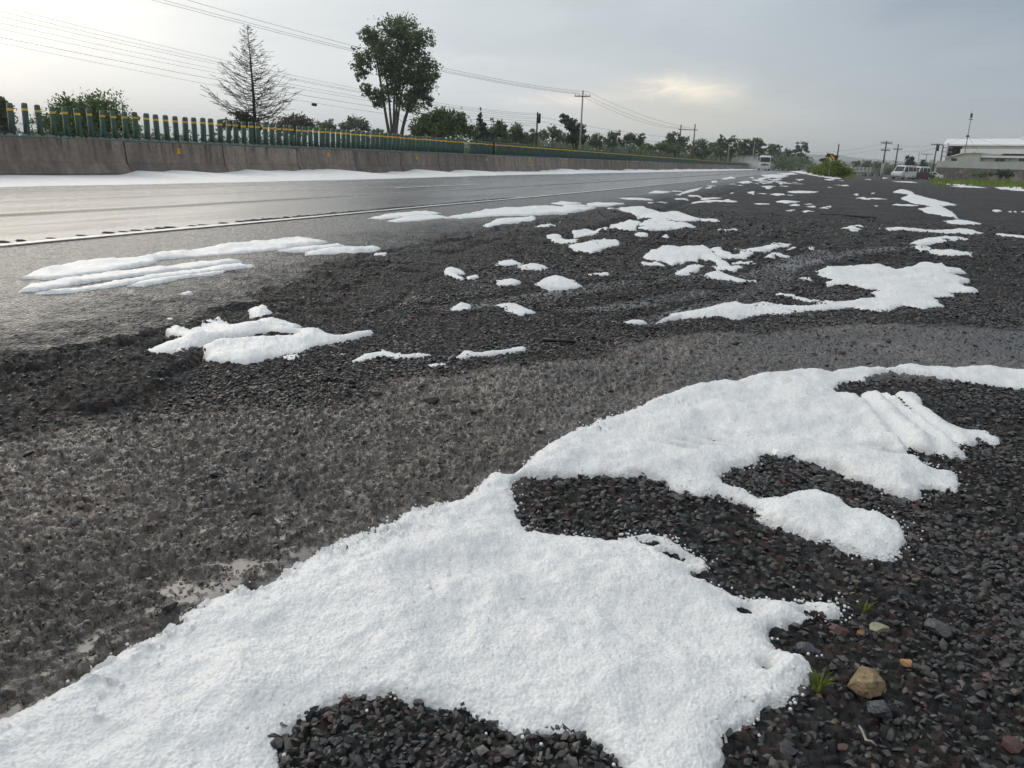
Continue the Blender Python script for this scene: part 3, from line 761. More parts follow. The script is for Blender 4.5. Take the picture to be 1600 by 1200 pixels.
PATCHES = [
 ('large finger edged hail patch on gravel right of centre, its tail reaching towards the road', .05, .05,
  B2((945,370),(980,355),(1060,348),(1150,347),(1200,360),(1250,350),(1280,333),(1330,345),(1400,360),(1425,370),(1350,378),(1400,385),(1435,395),(1400,405),(1465,430),(1450,438),(1370,435),(1390,450),(1320,450),(1340,470),(1365,483),(1310,485),(1290,492),(1220,480),(1180,500),(1100,495),(1060,488),(1010,492),(950,497),(880,505),(850,512),(790,508),(740,518),(700,522),(650,517),(590,522),(530,518),(440,528),(480,512),(490,497),(560,490),(620,475),(650,465),(700,460),(740,472),(790,470),(900,480),(960,475),(880,460),(800,445),(830,440),(900,452),(960,462),(1040,462),(1070,455),(1140,450),(1110,435),(1150,430),(1050,415),(980,415),(970,405),(1000,398),(960,385))),
 ('tiny hail blob just left of the large finger edged hail patch', .02, .03, B2((892,388),(920,386),(938,408),(905,402))),
 ('small hail crumb at the pointed road end of the long hail tail', .015, .03, B2((343,525),(370,517),(410,517),(425,527),(380,531))),
 ('tyre scraped hail patch, the broad ribbed piece in the middle distance', .035, .05, B2((400,318),(470,288),(560,290),(600,285),(622,305),(692,350),(670,365),(640,340),(590,322),(560,340),(500,345),(450,330))),
 ('herringbone tyre printed hail fingers pointing right, beside the broad ribbed piece', .03, .05, B2((612,290),(650,288),(690,315),(716,312),(690,292),(720,300),(780,288),(835,275),(870,282),(830,295),(770,310),(730,325),(680,325),(640,318))),
 ('small hail sliver under the left end of the ribbed tyre printed piece', .02, .03, B2((398,340),(440,335),(480,348),(440,351))),
 ('slanting hail bar printed by tyres below the ribbed piece', .025, .04, B2((490,372),(540,350),(580,343),(612,350),(580,364),(540,382),(510,378))),
 ('lowest hail bar of the tyre printed cluster, with a long right point', .03, .04, B2((583,380),(640,365),(680,378),(762,398),(740,404),(670,396),(610,392))),
 ('hail bar crossing the middle of the tyre printed cluster', .025, .04, B2((620,350),(700,345),(722,355),(690,369),(640,360))),
 ('triangular hail scrap at the right of the tyre printed cluster', .025, .03, B2((778,327),(820,303),(868,318),(830,326),(795,329))),
 ('small rounded hail scrap at the far right tip of the tyre printed cluster', .02, .03, B2((853,299),(880,287),(912,298),(880,304))),
 ('hail patch with a scooped lower edge at the asphalt rim, middle distance', .05, .06, B2((338,168),(400,163),(440,178),(480,185),(520,180),(560,195),(600,205),(560,214),(500,212),(560,222),(572,228),(500,236),(430,240),(380,232),(400,215),(430,205),(380,187),(340,177))),
 ('thin hail strip lying just left of the scooped hail patch', .025, .03, B2((308,216),(370,203),(400,213),(380,241),(330,236))),
 ('oblong hail piece near the crumbling asphalt edge', .025, .03, B2((188,240),(240,232),(282,240),(240,253),(200,251))),
 ('curved hail piece on the asphalt edge, leftmost of the broken cluster', .025, .03, B2((103,255),(150,249),(160,264),(210,264),(190,281),(130,272))),
 ('lumpy hail patch just below the curved piece on the asphalt edge', .035, .04, B2((173,286),(240,274),(330,267),(337,285),(290,296),(250,311),(200,301))),
 ('pointed hail strip right of the scooped hail patch', .02, .03, B2((578,201),(640,204),(662,212),(600,214))),
 ('long hail drift running away across the gravel lot at right', .05, .08, B2((1188,120),(1215,110),(1250,118),(1262,128),(1300,138),(1340,147),(1392,160),(1345,166),(1382,185),(1397,204),(1350,196),(1290,183),(1268,172),(1308,166),(1240,151),(1213,140),(1240,128))),
 ('flat hail piece at the near end of the long drift on the lot', .03, .06, B2((1350,210),(1390,205),(1475,218),(1440,223),(1370,219))),
 ('thin hail ridge lying straight across the lot, longest of the thin lines', .035, .05, B2((1130,232),(1200,229),(1300,239),(1420,237),(1482,250),(1440,251),(1350,247),(1280,243),(1180,239))),
 ('short hail ridge continuing the long thin line to the right edge', .03, .05, B2((1508,250),(1600,257),(1640,262),(1600,264),(1530,257))),
 ('upper thin hail arc curving on the gravel above the large finger edged patch', .02, .04, B2((1243,273),(1300,261),(1400,259),(1452,275),(1390,271),(1320,279),(1270,281))),
 ('lower broken hail arc on the gravel above the large finger edged patch', .02, .04, B2((1238,292),(1300,284),(1320,299),(1380,297),(1442,309),(1440,321),(1380,319),(1340,316),(1300,306))),
 ('two toned small hail flake in the gravel left of the thin ridge', .02, .04, B2((1030,233),(1060,225),(1100,238),(1070,243))),
 ('cone shaped hail heap standing alone on dark gravel', .10, .14, B2((63,413),(100,388),(130,378),(170,386),(222,412),(180,421),(120,421))),
 ('oval hail piece behind the cone shaped heap', .03, .04, B2((13,353),(60,341),(117,355),(90,363),(30,363))),
 ('flat hail lens left of the cone shaped heap', .03, .04, B2((-48,395),(0,389),(32,400),(0,409),(-40,407))),
 ('small hail dash to the right of the cone shaped heap', .02, .03, B2((230,376),(300,369),(307,380),(250,382))),
 ('leaf shaped hail piece in front of the cone shaped heap', .035, .04, [(771,475),(800,473),(840,488),(815,493),(790,487)]),
 ('small hail piece behind the oval one, at the asphalt rim', .03, .03, [(776,409),(800,406),(820,412),(790,416)]),
 ('low hail strip with rounded ends on mud, middle of the picture', .035, .03, B1((1418,640),(1450,615),(1500,620),(1600,610),(1642,606),(1642,616),(1560,627),(1480,634),(1440,642))),
 ('two humped hail strip on mud left of the low rounded strip', .03, .03, B1((1088,653),(1140,627),(1200,615),(1237,625),(1300,626),(1347,625),(1330,637),(1240,642),(1200,634),(1130,652))),
 ('thick branching hail patch with a slit in it on the broken asphalt at left', .055, .05, B1((443,620),(520,590),(580,570),(528,565),(518,550),(550,533),(592,545),(630,540),(635,523),(690,518),(720,535),(760,535),(860,515),(910,530),(950,540),(925,552),(1000,552),(1022,560),(1050,570),(1110,560),(1160,553),(1172,562),(1100,582),(1050,592),(980,602),(940,622),(880,634),(850,642),(780,662),(700,657),(640,647),(634,605),(680,586),(800,577),(900,574),(930,566),(830,562),(700,578),(630,596),(580,620),(500,630))),
 ('small hail tuft just above the thick branching hail patch', .04, .03, B1((778,482),(830,477),(852,500),(800,519),(783,505))),
 ('faint hail smear left of the thick branching hail patch', .012, .03, B1((498,521),(540,511),(552,521),(520,529))),
 ('topmost and longest of the hail windrows left by tyres on the shoulder', .05, .035, B1((62,398),(110,375),(200,352),(300,342),(440,335),(490,318),(560,312),(700,293),(850,277),(930,266),(1022,280),(1000,290),(880,305),(720,320),(600,330),(500,337),(470,354),(380,367),(250,387),(150,400))),
 ('second hail windrow, directly below the topmost one on the shoulder', .034, .03, B1((58,440),(100,414),(300,384),(500,359),(720,338),(764,345),(600,366),(450,386),(300,406),(120,437))),
 ('third hail windrow from the road line, lowest full length one on the shoulder', .03, .03, B1((100,446),(300,418),(450,391),(600,370),(750,349),(804,357),(650,377),(500,397),(350,426),(200,444))),
 ('short hail windrow at the right underside of the third one', .03, .03, B1((398,421),(450,404),(600,384),(702,371),(690,380),(560,397),(450,422))),
 ('thin hail streak off the right end of the topmost windrow', .03, .03, B1((855,311),(950,296),(1060,287),(1082,294),(960,312))),
 ('pointed hail streak farthest to the right among the shoulder windrows', .035, .03, B1((945,317),(1020,302),(1180,294),(1194,301),(1080,316),(1000,324))),
 ('thin upper hail streak on the shoulder close to the white edge line', .03, .04, B1((1148,206),(1210,192),(1330,182),(1382,190),(1300,199),(1200,209))),
 ('lens shaped hail streak under the thin upper one near the edge line', .035, .04, B1((1208,216),(1260,202),(1370,195),(1404,203),(1320,213),(1240,219))),
 ('long hail band on the shoulder reaching towards the scooped patch', .05, .05, [(693,343),(745,333),(758,329),(830,324),(880,325),(932,326),(880,335),(840,338),(780,339),(720,344)]),
 ('hail lens tucked below the long band on the shoulder', .035, .04, [(752,353),(780,343),(836,340),(842,345),(790,351),(765,355)]),
 ('hail dash above the long band on the shoulder, left of a pair', .025, .05, B2((118,158),(150,151),(222,158),(160,164))),
 ('hail dash above the long band on the shoulder, right of a pair', .025, .05, B2((228,158),(260,154),(347,158),(300,166),(240,166))),
 ('small hail dash on asphalt below the right tip of the long band', .025, .04, B2((58,230),(110,219),(140,222),(100,233))),
 ('small paired hail flakes on the dark broken asphalt', .025, .03, [(692,425),(700,416),(720,420),(728,427),(712,427),(728,435),(720,436)]),
 ('kidney shaped hail blob on mud between the branching patch and leaf shaped piece', .03, .03, B1((1408,485),(1440,461),(1472,470),(1462,491),(1430,491))),
 ('hail strip along the foot of the roadside bush and its grass', .06, .5, B4((1330,592),(1400,587),(1460,599),(1600,625),(1660,633),(1660,640),(1600,637),(1500,621),(1400,604))),
 ('far hail band lying at the edge of the road below the white bus', .05, .3, B4((1150,615),(1230,609),(1330,617),(1260,631),(1180,626))),
 ('far hail band beside the road, between the bus band and the bush strip', .05, .4, B4((1250,605),(1350,600),(1392,610),(1300,613))),
 ('far hail drift on the asphalt rim with a dark ledge behind it', .05, .15, B4((1148,680),(1200,684),(1255,684),(1200,704))),
 ('far square hail block on the wet shoulder', .06, .12, B4((843,655),(880,649),(887,661),(850,664))),
 ('zigzag hail thread along the shoulder far ahead', .03, .1, B4((628,741),(690,714),(760,699),(802,687),(762,710),(690,729))),
 ('flat hail thread left of the zigzag one on the far shoulder', .025, .1, B4((448,731),(490,714),(602,722),(540,731))),
 ('white hail strip along the front of the grass before the stone wall', .06, .4, B5((1408,570),(1500,566),(1600,571),(1700,580),(1700,600),(1600,596),(1500,587),(1440,581))),
 ('thin hail strip at the left front of the grass before the stone wall', .05, .4, B5((1128,565),(1200,559),(1300,564),(1385,575),(1250,573))),
 ('upper thin hail strip in the grass before the stone wall', .05, .4, B5((1058,540),(1100,544),(1200,554),(1302,553),(1200,561),(1090,551))),
]
for lab, hm, w, poly in PATCHES:
    st = .022 if ('windrow' in lab or 'streak' in lab) else (.055 if ('tyre' in lab or 'scooped' in lab or 'band on' in lab) else (.03 if 'finger' in lab or 'drift' in lab else 0))
    o = hail_mesh(poly, hm, w, streak=st)
    if o: tag(o, lab, 'hail', 'hail patches left on the roadside')
# crumbs nobody would count
CR = [B4((903,640),(970,624),(1002,635),(930,644)), B4((1008,660),(1070,651),(1107,660),(1050,668)), B4((1078,632),(1110,626),(1117,637)), B4((1133,635),(1180,629),(1217,632),(1150,644)),
 B4((1258,665),(1320,659),(1282,673)), B4((1368,640),(1432,639),(1400,653)), B4((1308,716),(1400,711),(1382,723)), B4((1218,736),(1300,729),(1312,741)), B4((798,700),(850,684),(842,698)),
 B4((918,769),(960,761),(967,776)), B4((1068,721),(1120,714),(1112,736)), B4((963,722),(986,720),(985,728)),
 B5((118,599),(200,591),(322,598),(300,606),(180,606)), B5((8,613),(60,607),(112,615),(60,623)), B5((48,656),(100,651),(202,660),(120,669)), B5((128,681),(170,672),(207,680),(160,689)),
 B5((218,676),(260,669),(282,675)), B5((228,691),(290,682),(302,696)), B5((318,699),(350,691),(387,703)), B5((358,689),(395,684),(392,696)), B5((98,716),(170,706),(152,719)),
 B5((203,721),(250,711),(287,720),(230,731)), B5((558,636),(600,636),(647,650),(600,648)), B5((528,613),(570,609),(562,621)), B5((638,609),(670,601),(667,613)), B5((658,685),(690,683),(682,691)),
 B5((768,532),(900,534),(942,543),(820,539)), B5((408,559),(500,554),(512,563)), B5((348,521),(400,517),(427,525),(380,529)), B5((1398,712),(1430,708),(1465,716),(1430,721)), B5((1495,720),(1520,717),(1525,726)),
 B5((1530,720),(1550,718),(1555,727)), B5((1578,722),(1620,720),(1620,729)), B5((600,520),(640,518),(650,526)), B5((700,508),(760,512),(720,518)), B5((440,528),(470,526),(475,533)),
 B2((263,231),(300,221),(302,241),(270,242)), B2((373,251),(410,244),(430,252),(400,259)), B2((468,256),(482,251),(492,260),(475,263)), B2((700,342),(750,334),(767,345),(720,351)),
 B2((920,293),(940,290),(946,297),(925,299)), B2((298,523),(325,521),(332,531)), B2((1073,138),(1100,135),(1124,145)), B2((1058,223),(1090,222),(1102,229)),
 B1((1158,312),(1210,304),(1202,313)), B1((553,446),(590,437),(607,440),(580,449)), B1((880,630),(940,625),(930,645),(890,648)), B1((1058,625),(1070,622),(1078,632)), B1((540,625),(570,618),(578,630),(550,634)),
 B1((1335,660),(1390,655),(1402,668),(1350,672)), B1((1455,382),(1490,376),(1500,384),(1470,390)), B1((1545,395),(1600,390),(1600,402),(1560,408)),
 B2((-60,345),(-20,337),(35,347),(0,351),(-40,352)), B2((-5,607),(40,603),(44,612),(5,618)), B2((560,385),(590,383),(585,392)), B2((690,338),(720,333),(726,343)), B2((660,240),(700,232),(708,239),(670,246)), B2((640,236),(655,233),(660,240))]
for k in range(48):                    # scattered scraps along the broken rim far ahead
    yy = 12 + 60 * random.random() ** 1.4; uu = -3.2 + random.gauss(0, .5) + max(0, random.gauss(0, 2.2)) * (random.random() < .6)
    CR.append((yy, uu))
crumb_objs = []
for c in CR:
    if isinstance(c, tuple):
        yy, uu = c; s = random.uniform(.06, .24) * (1 + yy / 70); cx = float(cxr(yy)) + uu
        P = [(cx + s * 1.3 * math.cos(t) * random.uniform(.6, 1.2), yy + s * 2 * math.sin(t) * random.uniform(.6, 1.2)) for t in np.linspace(0, 2 * math.pi, 9)[:-1]]
        px = []
        for a, b in P:                 # back to the photograph's pixels, the form hail_mesh reads
            q = R.T @ np.array([a, b, float(gz(a, b)) - H]); px.append((800 + F * q[0] / -q[2], 600 - F * q[1] / -q[2]))
        o = hail_mesh(px, .03, .06)
    else: o = hail_mesh(c, .022, .035)
    if o: crumb_objs.append(o)
def join(objs, name):
    V = []; Fc = []; T = []; k = 0
    for o in objs:
        me = o.data; n = len(me.vertices); v = np.empty(n * 3, np.float32); me.vertices.foreach_get('co', v); V.append(v.reshape(-1, 3))
        f = np.empty(len(me.polygons) * 4, np.int32); me.loops.foreach_get('vertex_index', f); Fc.append(f.reshape(-1, 4) + k); k += n
        t = np.empty(n, np.float32); me.attributes['thin'].data.foreach_get('value', t); T.append(t)
        bpy.data.objects.remove(o); bpy.data.meshes.remove(me)
    return meshobj(name, np.concatenate(V), np.concatenate(Fc), M['hail'], None, True, dict(thin=np.concatenate(T)))
tag(join(crumb_objs, 'hail_crumbs'), 'countless little hail scraps scattered over the gravel and asphalt rim', 'hail', kind='stuff')
# the drift along the foot of the barrier
def make_drift():
    ys = np.concatenate([np.arange(6, 60, .12), np.arange(60, 330, .8)]); us = np.linspace(0, 1, 11)
    Y, T = np.meshgrid(ys, us, indexing='ij')
    wid = 3.25 + .25 * fbm(Y * .25, Y * 0, 3, 3) - .7 * sstep(16, 40, Y)
    U = BARRIER_U + .02 + T * wid + .06 * fbm(Y * 2, T * 5, 3, 8) * T
    hh = .07 + .13 * np.clip(fbm(Y * .55, Y * 0, 3, 29), -.35, 1)
    Z = hh * (1 - T ** 1.5) ** 1.0 * (1 + .15 * fbm(Y * 3, T * 4, 3, 5)) - .02 * (T > .99)
    Z = Z + .02
    Z[:, -1] = -.03
    v = np.stack([U + cxr(Y), Y, Z], -1).reshape(-1, 3); n, k = Y.shape
    idx = np.arange(n * k).reshape(n, k)
    f = np.stack([idx[:-1, :-1], idx[:-1, 1:], idx[1:, 1:], idx[1:, :-1]], -1).reshape(-1, 4)
    o = meshobj('hail_drift', v, f, M['hail'], None, True, dict(thin=np.zeros(n * k)))
    tag(o, 'long low hail drift heaped along the foot of the concrete barrier', 'hail')
make_drift()

# ------------------------------------------------------------------ loose stones and loose hailstones
ICO_V = []; 
def _ico():
    p = (1 + 5 ** .5) / 2
    v = np.array([(-1, p, 0), (1, p, 0), (-1, -p, 0), (1, -p, 0), (0, -1, p), (0, 1, p), (0, -1, -p), (0, 1, -p), (p, 0, -1), (p, 0, 1), (-p, 0, -1), (-p, 0, 1)], float)
    v /= np.linalg.norm(v[0])
    f = np.array([(0, 11, 5), (0, 5, 1), (0, 1, 7), (0, 7, 10), (0, 10, 11), (1, 5, 9), (5, 11, 4), (11, 10, 2), (10, 7, 6), (7, 1, 8), (3, 9, 4), (3, 4, 2), (3, 2, 6), (3, 6, 8), (3, 8, 9), (4, 9, 5), (2, 4, 11), (6, 2, 10), (8, 6, 7), (9, 8, 1)], int)
    return v, f
ICO_V, ICO_F = _ico()
def rand_rot(n, tilt=1.0):
    yaw = rng.uniform(0, 2 * math.pi, n); ax = rng.normal(0, .35 * tilt, n); ay = rng.normal(0, .35 * tilt, n)
    cz, sz = np.cos(yaw), np.sin(yaw); Z = np.zeros((n, 3, 3)); Z[:, 0, 0] = cz; Z[:, 0, 1] = -sz; Z[:, 1, 0] = sz; Z[:, 1, 1] = cz; Z[:, 2, 2] = 1
    X = np.zeros((n, 3, 3)); X[:, 0, 0] = 1; X[:, 1, 1] = np.cos(ax); X[:, 1, 2] = -np.sin(ax); X[:, 2, 1] = np.sin(ax); X[:, 2, 2] = np.cos(ax)
    Y = np.zeros((n, 3, 3)); Y[:, 1, 1] = 1; Y[:, 0, 0] = np.cos(ay); Y[:, 0, 2] = np.sin(ay); Y[:, 2, 0] = -np.sin(ay); Y[:, 2, 2] = np.cos(ay)
    return X @ Y @ Z
def scatter_stones(name, x, y, size, flat, colr, sink, mat, jitter=.32, zextra=0):
    n = len(x); z = ground_z(x, y, False)
    v = ICO_V[None] * (1 + rng.normal(0, jitter, (n, 12, 1)).clip(-.45, .6))
    sc = np.stack([size * rng.uniform(.8, 1.35, n), size * rng.uniform(.6, .95, n), size * flat * rng.uniform(.7, 1.3, n)], -1)
    v = v * sc[:, None, :]
    v = np.einsum('nij,nkj->nki', rand_rot(n), v)
    v[..., 0] += x[:, None]; v[..., 1] += y[:, None]; v[..., 2] += (z + size * flat * sink + zextra)[:, None]
    f = (ICO_F[None] + (np.arange(n) * 12)[:, None, None]).reshape(-1, 3)
    c = np.repeat(np.concatenate([colr, np.ones((n, 1))], 1)[:, None, :], 12, 1).reshape(-1, 4)
    return meshobj(name, v.reshape(-1, 3), f, mat, None, False, dict(col=c))
def stone_cols(n, near):
    pal = np.array([(.031, .030, .030), (.046, .044, .043), (.064, .060, .057), (.088, .081, .075), (.052, .043, .040), (.085, .078, .072), (.095, .045, .040), (.13, .10, .075)])
    pr = np.array([.24, .26, .23, .13, .09, .035, .020, .007]); pr /= pr.sum()
    c = pal[rng.choice(len(pal), n, p=pr)] * rng.uniform(.75, 1.25, (n, 1)); return c
MAINW = wpoly(MAIN)
def field_points(r0, r1, s, a0=CAMAZ - .70, a1=CAMAZ + .70):
    ext = r1; xs = np.arange(-ext, ext, s); X, Y = np.meshgrid(xs, np.arange(-.5, ext, s))
    X = X + rng.uniform(-.5, .5, X.shape) * s; Y = Y + rng.uniform(-.5, .5, Y.shape) * s
    r = np.hypot(X, Y); a = np.arctan2(X, Y); k = (r > r0) & (r <= r1) & (a > a0) & (a < a1)
    return X[k], Y[k]
NEARP = [wpoly(p[3]) for p in PATCHES[:50]]
AX, AY, AS, AM = [], [], [], []
for r0, r1, s in [(.66, 1.6, .0100), (1.6, 2.6, .0118), (2.6, 4.2, .0155), (4.2, 6.0, .021), (6.0, 9.0, .031), (9.0, 15.0, .052)]:
    x, y = field_points(r0, r1, s)
    keep = rng.random(len(x)) < .98
    mud = masks(x, y); rs = road_sd(x, y)
    pm = np.where(rs > -.05, 0.0, np.where(mud > .5, .42, 1.0)) * np.where(np.hypot(x, y) > 6, np.clip((15 - np.hypot(x, y)) / 9, 0, 1) ** .7, 1) * np.where(sdf_poly(x, y, SLAB) > -.05, .15, 1); pm = np.where((rs <= -.05) & (rs > -.7), .35, pm)
    fines = fbm(x * 1.9, y * 1.9, 3, 411) + .55 * sstep(.25, .6, x) * sstep(1.7, 1.0, y)
    pm = pm * np.where(mud > .5, 1, 1 - .62 * sstep(.12, .42, fines))
    keep = rng.random(len(x)) < pm
    x, y, mud = x[keep], y[keep], mud[keep]
    d = np.where(mud > .5, sdf_poly(x, y, MAINW) + .05, sdf_poly(x, y, MAINW)); k = d < .012
    for P in NEARP:
        if np.hypot(*P.mean(0)) < 13:
            bx = (x > P[:, 0].min() - .02) & (x < P[:, 0].max() + .02) & (y > P[:, 1].min() - .02) & (y < P[:, 1].max() + .02) & k
            if bx.any():
                q = sdf_poly(x[bx], y[bx], P); kk = k[bx]; kk &= q < .0; k[bx] = kk
    x, y, mud = x[k], y[k], mud[k]
    AX.append(x); AY.append(y); AM.append(mud)
    AS.append(np.where(mud > .5, .60, 1) * np.where(np.hypot(x, y) > 2.6, .80, 1) * np.where(np.hypot(x, y) > 6, .72, 1) * np.where(rs[keep][k] > -1.0, .75, 1) * s * .56 * np.exp(rng.normal(0, .26, len(x)).clip(-.6, .5)))
x, y, s, mud = map(np.concatenate, (AX, AY, AS, AM))
c = stone_cols(len(x), True); c = np.where(mud[:, None] > .5, c * .5 + np.array([.10, .086, .078]) * .62, c)
print('stones', len(x))
tag(scatter_stones('gravel', x, y, s, np.where(np.hypot(x, y) > 2.6, .42, .55), c, np.where(mud > .5, .0, .22), M['stone']), 'dark crushed stone lying loose all over the roadside lot', 'gravel', kind='stuff')
# bigger scattered lumps
x, y = field_points(.8, 6, .13)
k = (rng.random(len(x)) < .5) & (road_sd(x, y) < -.1) & (sdf_poly(x, y, MAINW) < -.015); x, y = x[k], y[k]
s = .0115 * np.exp(rng.normal(0, .28, len(x)).clip(-.6, .6))
c = stone_cols(len(x), True)
tag(scatter_stones('loose_stones', x, y, s, .55, c, .25, M['stone']), 'larger dark loose stones dotted over mud and gravel', 'gravel', kind='stuff')
# hailstones shed along the edges of the big sheet
x, y = field_points(.7, 2.6, .0052)
d = sdf_poly(x, y, MAINW); p = np.exp(-np.abs(d) / .009) * (d > -.05) * (d < .05) * .32 * np.where(masks(x, y) > .6, .15, 1) * np.clip(.6 + 1.2 * fbm(x * 9, y * 9, 3, 91), 0, 1.6)
k = rng.random(len(x)) < p; x, y, d = x[k], y[k], d[k]
s = rng.uniform(.0016, .0032, len(x)); n = len(x); print('hailstones', n)
v = ICO_V[None] * s[:, None, None] * (1 + rng.normal(0, .06, (n, 12, 1)))
z = ground_z(x, y, False) + s + .007 * rng.random(n) + np.clip(d, 0, .05) * .45
v = v + np.stack([x, y, z], -1)[:, None, :]
tag(meshobj('hailstones', v.reshape(-1, 3), (ICO_F[None] + (np.arange(n) * 12)[:, None, None]).reshape(-1, 3), M['hail'], None, True, dict(thin=np.zeros(n * 12))),
    'single round hailstones shed along the rim of the big hail sheet', 'hail', kind='stuff')

# ------------------------------------------------------------------ barrier and anti-glare screen
PROF = [(-.30, -.05), (.30, -.05), (.30, .08), (.145, .30), (.085, .82), (-.085, .82), (-.145, .30), (-.30, .08)]
SEG = 3.5; FIRST = 12.0 - SEG
seg_me = None
ORD = ['first', 'second', 'third', 'fourth', 'fifth', 'sixth', 'seventh', 'eighth', 'ninth', 'tenth', 'eleventh', 'twelfth']
m = MB(); g_ = .022
xs = [g_, .04, SEG - .04, SEG - g_]
ins = [.012, 0, 0, .012]
n = len(PROF); vv = []
for x_, q in zip(xs, ins):
    for (a, z_) in PROF:
        s_ = 1 - q / .25; vv.append((a * s_, x_, z_ if z_ < .5 else z_ - q * .6))
ff = [tuple(range(n - 1, -1, -1)), tuple(3 * n + i for i in range(n))]
for k in range(3):
    ff += [(k * n + i, k * n + (i + 1) % n, (k + 1) * n + (i + 1) % n, (k + 1) * n + i) for i in range(n)]
m.add(vv, ff)
def reflector(parent, yy):
    r = MB(); r.box(.098, .135, yy - .055, yy + .055, .60, .71); r.box(.092, .128, yy - .075, yy + .075, .57, .602)
    return r.build('reflector', M['reflector'], parent)
k = 0; y = FIRST
proto = None
while y < 300:
    x = BARRIER_U - .30 + float(cxr(y)); ang = math.atan2(float(cxr(y + SEG) - cxr(y)), SEG)
    if proto is None:
        o = m.build('barrier_segment', M['concrete']); proto = o
    else:
        o = proto.copy(); col.objects.link(o)
    o.location = (x + random.uniform(-.012, .012), y, random.uniform(-.012, .008)); o.rotation_euler = (random.uniform(-.006, .006), 0, -ang + random.uniform(-.003, .003))
    if k < 10:
        has = k in (2, 4, 6, 8)
        tag(o, '%s stained concrete barrier segment from the left%s' % (ORD[k], ', with a yellow reflector' if has else ', without a reflector'), 'barrier', 'concrete barrier segments along the highway')
        if has: reflector(o, {2: 1.75, 4: 1.75, 6: 1.4, 8: 2.2}[k])
    else:
        tag(o, 'concrete barrier segment in the far run beyond the gap in the green screen', 'barrier', 'concrete barrier segments along the highway')
        if k in (10, 12, 15, 18): reflector(o, 1.7)
    k += 1; y += SEG
def paddle_mesh():
    m = MB(); w = .096; th = .022
    zs = [.03, .30, .60, .645, .668, .675]; ws = [1, 1, 1, .95, .80, .5]
    V = []
    for z_, q in zip(zs, ws): V += [(-w * q, .012, z_), (-w * q * .4, -th, z_), (w * q * .4, -th, z_), (w * q, .012, z_), (w * q * .5, th, z_), (-w * q * .5, th, z_)]
    F_ = []
    for i in range(len(zs) - 1):
        for j in range(6): F_.append((i * 6 + j, i * 6 + (j + 1) % 6, i * 6 + 6 + (j + 1) % 6, i * 6 + 6 + j))
    F_ += [tuple(range(5, -1, -1)), tuple((len(zs) - 1) * 6 + j for j in range(6))]
    m.add(V, F_); return m
def band_mesh():
    m = MB(); w = .0975; th = .0245; V = []
    for z_ in (.515, .565): V += [(-w, .010, z_), (-w * .4, -th, z_), (w * .4, -th, z_), (w, .010, z_)]
    m.add(V, [(j, j + 1, 5 + j, 4 + j) for j in range(3)]); return m
def foot_mesh():
    m = MB(); m.add([(-.07, -.11, 0), (.07, -.11, 0), (.07, .11, 0), (-.07, .11, 0), (-.03, -.08, .05), (.045, -.08, .05), (.045, .08, .05), (-.03, .08, .05)],
        [(0, 1, 5, 4), (1, 2, 6, 5), (2, 3, 7, 6), (3, 0, 4, 7), (4, 5, 6, 7)]); return m
PADX = BARRIER_U - .30
pp = None
def screen(y0, y1, label, limit=100):
    global pp
    root = empty('glare_screen', (0, 0, 0), 0, label, 'glare screen', 'green anti-glare screens on the barrier')
    r = MB(); ys = np.arange(y0 - .12, y1 + .5, .5); ys[-1] = y1 + .1
    P = [(PADX + float(cxr(q)), q, .815) for q in ys]
    for a, b_ in zip(P[:-1], P[1:]):
        r.add([(a[0] - .085, a[1], .822), (a[0] + .085, a[1], .822), (b_[0] + .085, b_[1], .822), (b_[0] - .085, b_[1], .822),
               (a[0] - .085, a[1], .845), (a[0] + .085, a[1], .845), (b_[0] + .085, b_[1], .845), (b_[0] - .085, b_[1], .845)],
              [(0, 3, 2, 1), (4, 5, 6, 7), (0, 1, 5, 4), (1, 2, 6, 5), (2, 3, 7, 6), (3, 0, 4, 7)])
    r.build('base_rail', M['green'], root)
    r = MB(); r.tube([(p[0] - .05, p[1], .93) for p in P], .012, 4); r.build('rear_rail', M['green'], root)
    y = y0; k = 0; rest = MB(); restb = MB()
    while y <= y1:
        x = PADX + float(cxr(y)); tilt = random.gauss(0, .022); yaw = random.gauss(.0, .04) 
        if k < limit:
            if pp is None:
                p = paddle_mesh().build('paddle', M['green'], root, True); band_mesh().build('reflective_band', M['band'], p); foot_mesh().build('foot', M['greenfoot'], p); pp = p
            else: p = dup(pp, root)
            p.location = (x, y, .846); p.rotation_euler = (tilt, random.gauss(0, .008), yaw)
            p.scale = (1, 1, random.uniform(.98, 1.02))
        else:
            q = paddle_mesh(); rest.add([(a + x, b_ + y, c_ + .846) for a, b_, c_ in q.v], q.f)
            q = band_mesh(); restb.add([(a + x, b_ + y, c_ + .846) for a, b_, c_ in q.v], q.f)
        y += .337; k += 1
    if rest.v:
        o = rest.build('far_paddles', M['green'], root); o['kind'] = 'stuff'
        o = restb.build('far_reflective_bands', M['band'], root); o['kind'] = 'stuff'
screen(7.25, 35.9, 'near run of green anti-glare paddles on the barrier, up to the first gap')
screen(36.9, 39.6, 'short run of green anti-glare paddles between the two gaps in the screen')
screen(40.35, 290, 'long far run of green anti-glare paddles beyond both gaps, shrinking towards the bus')

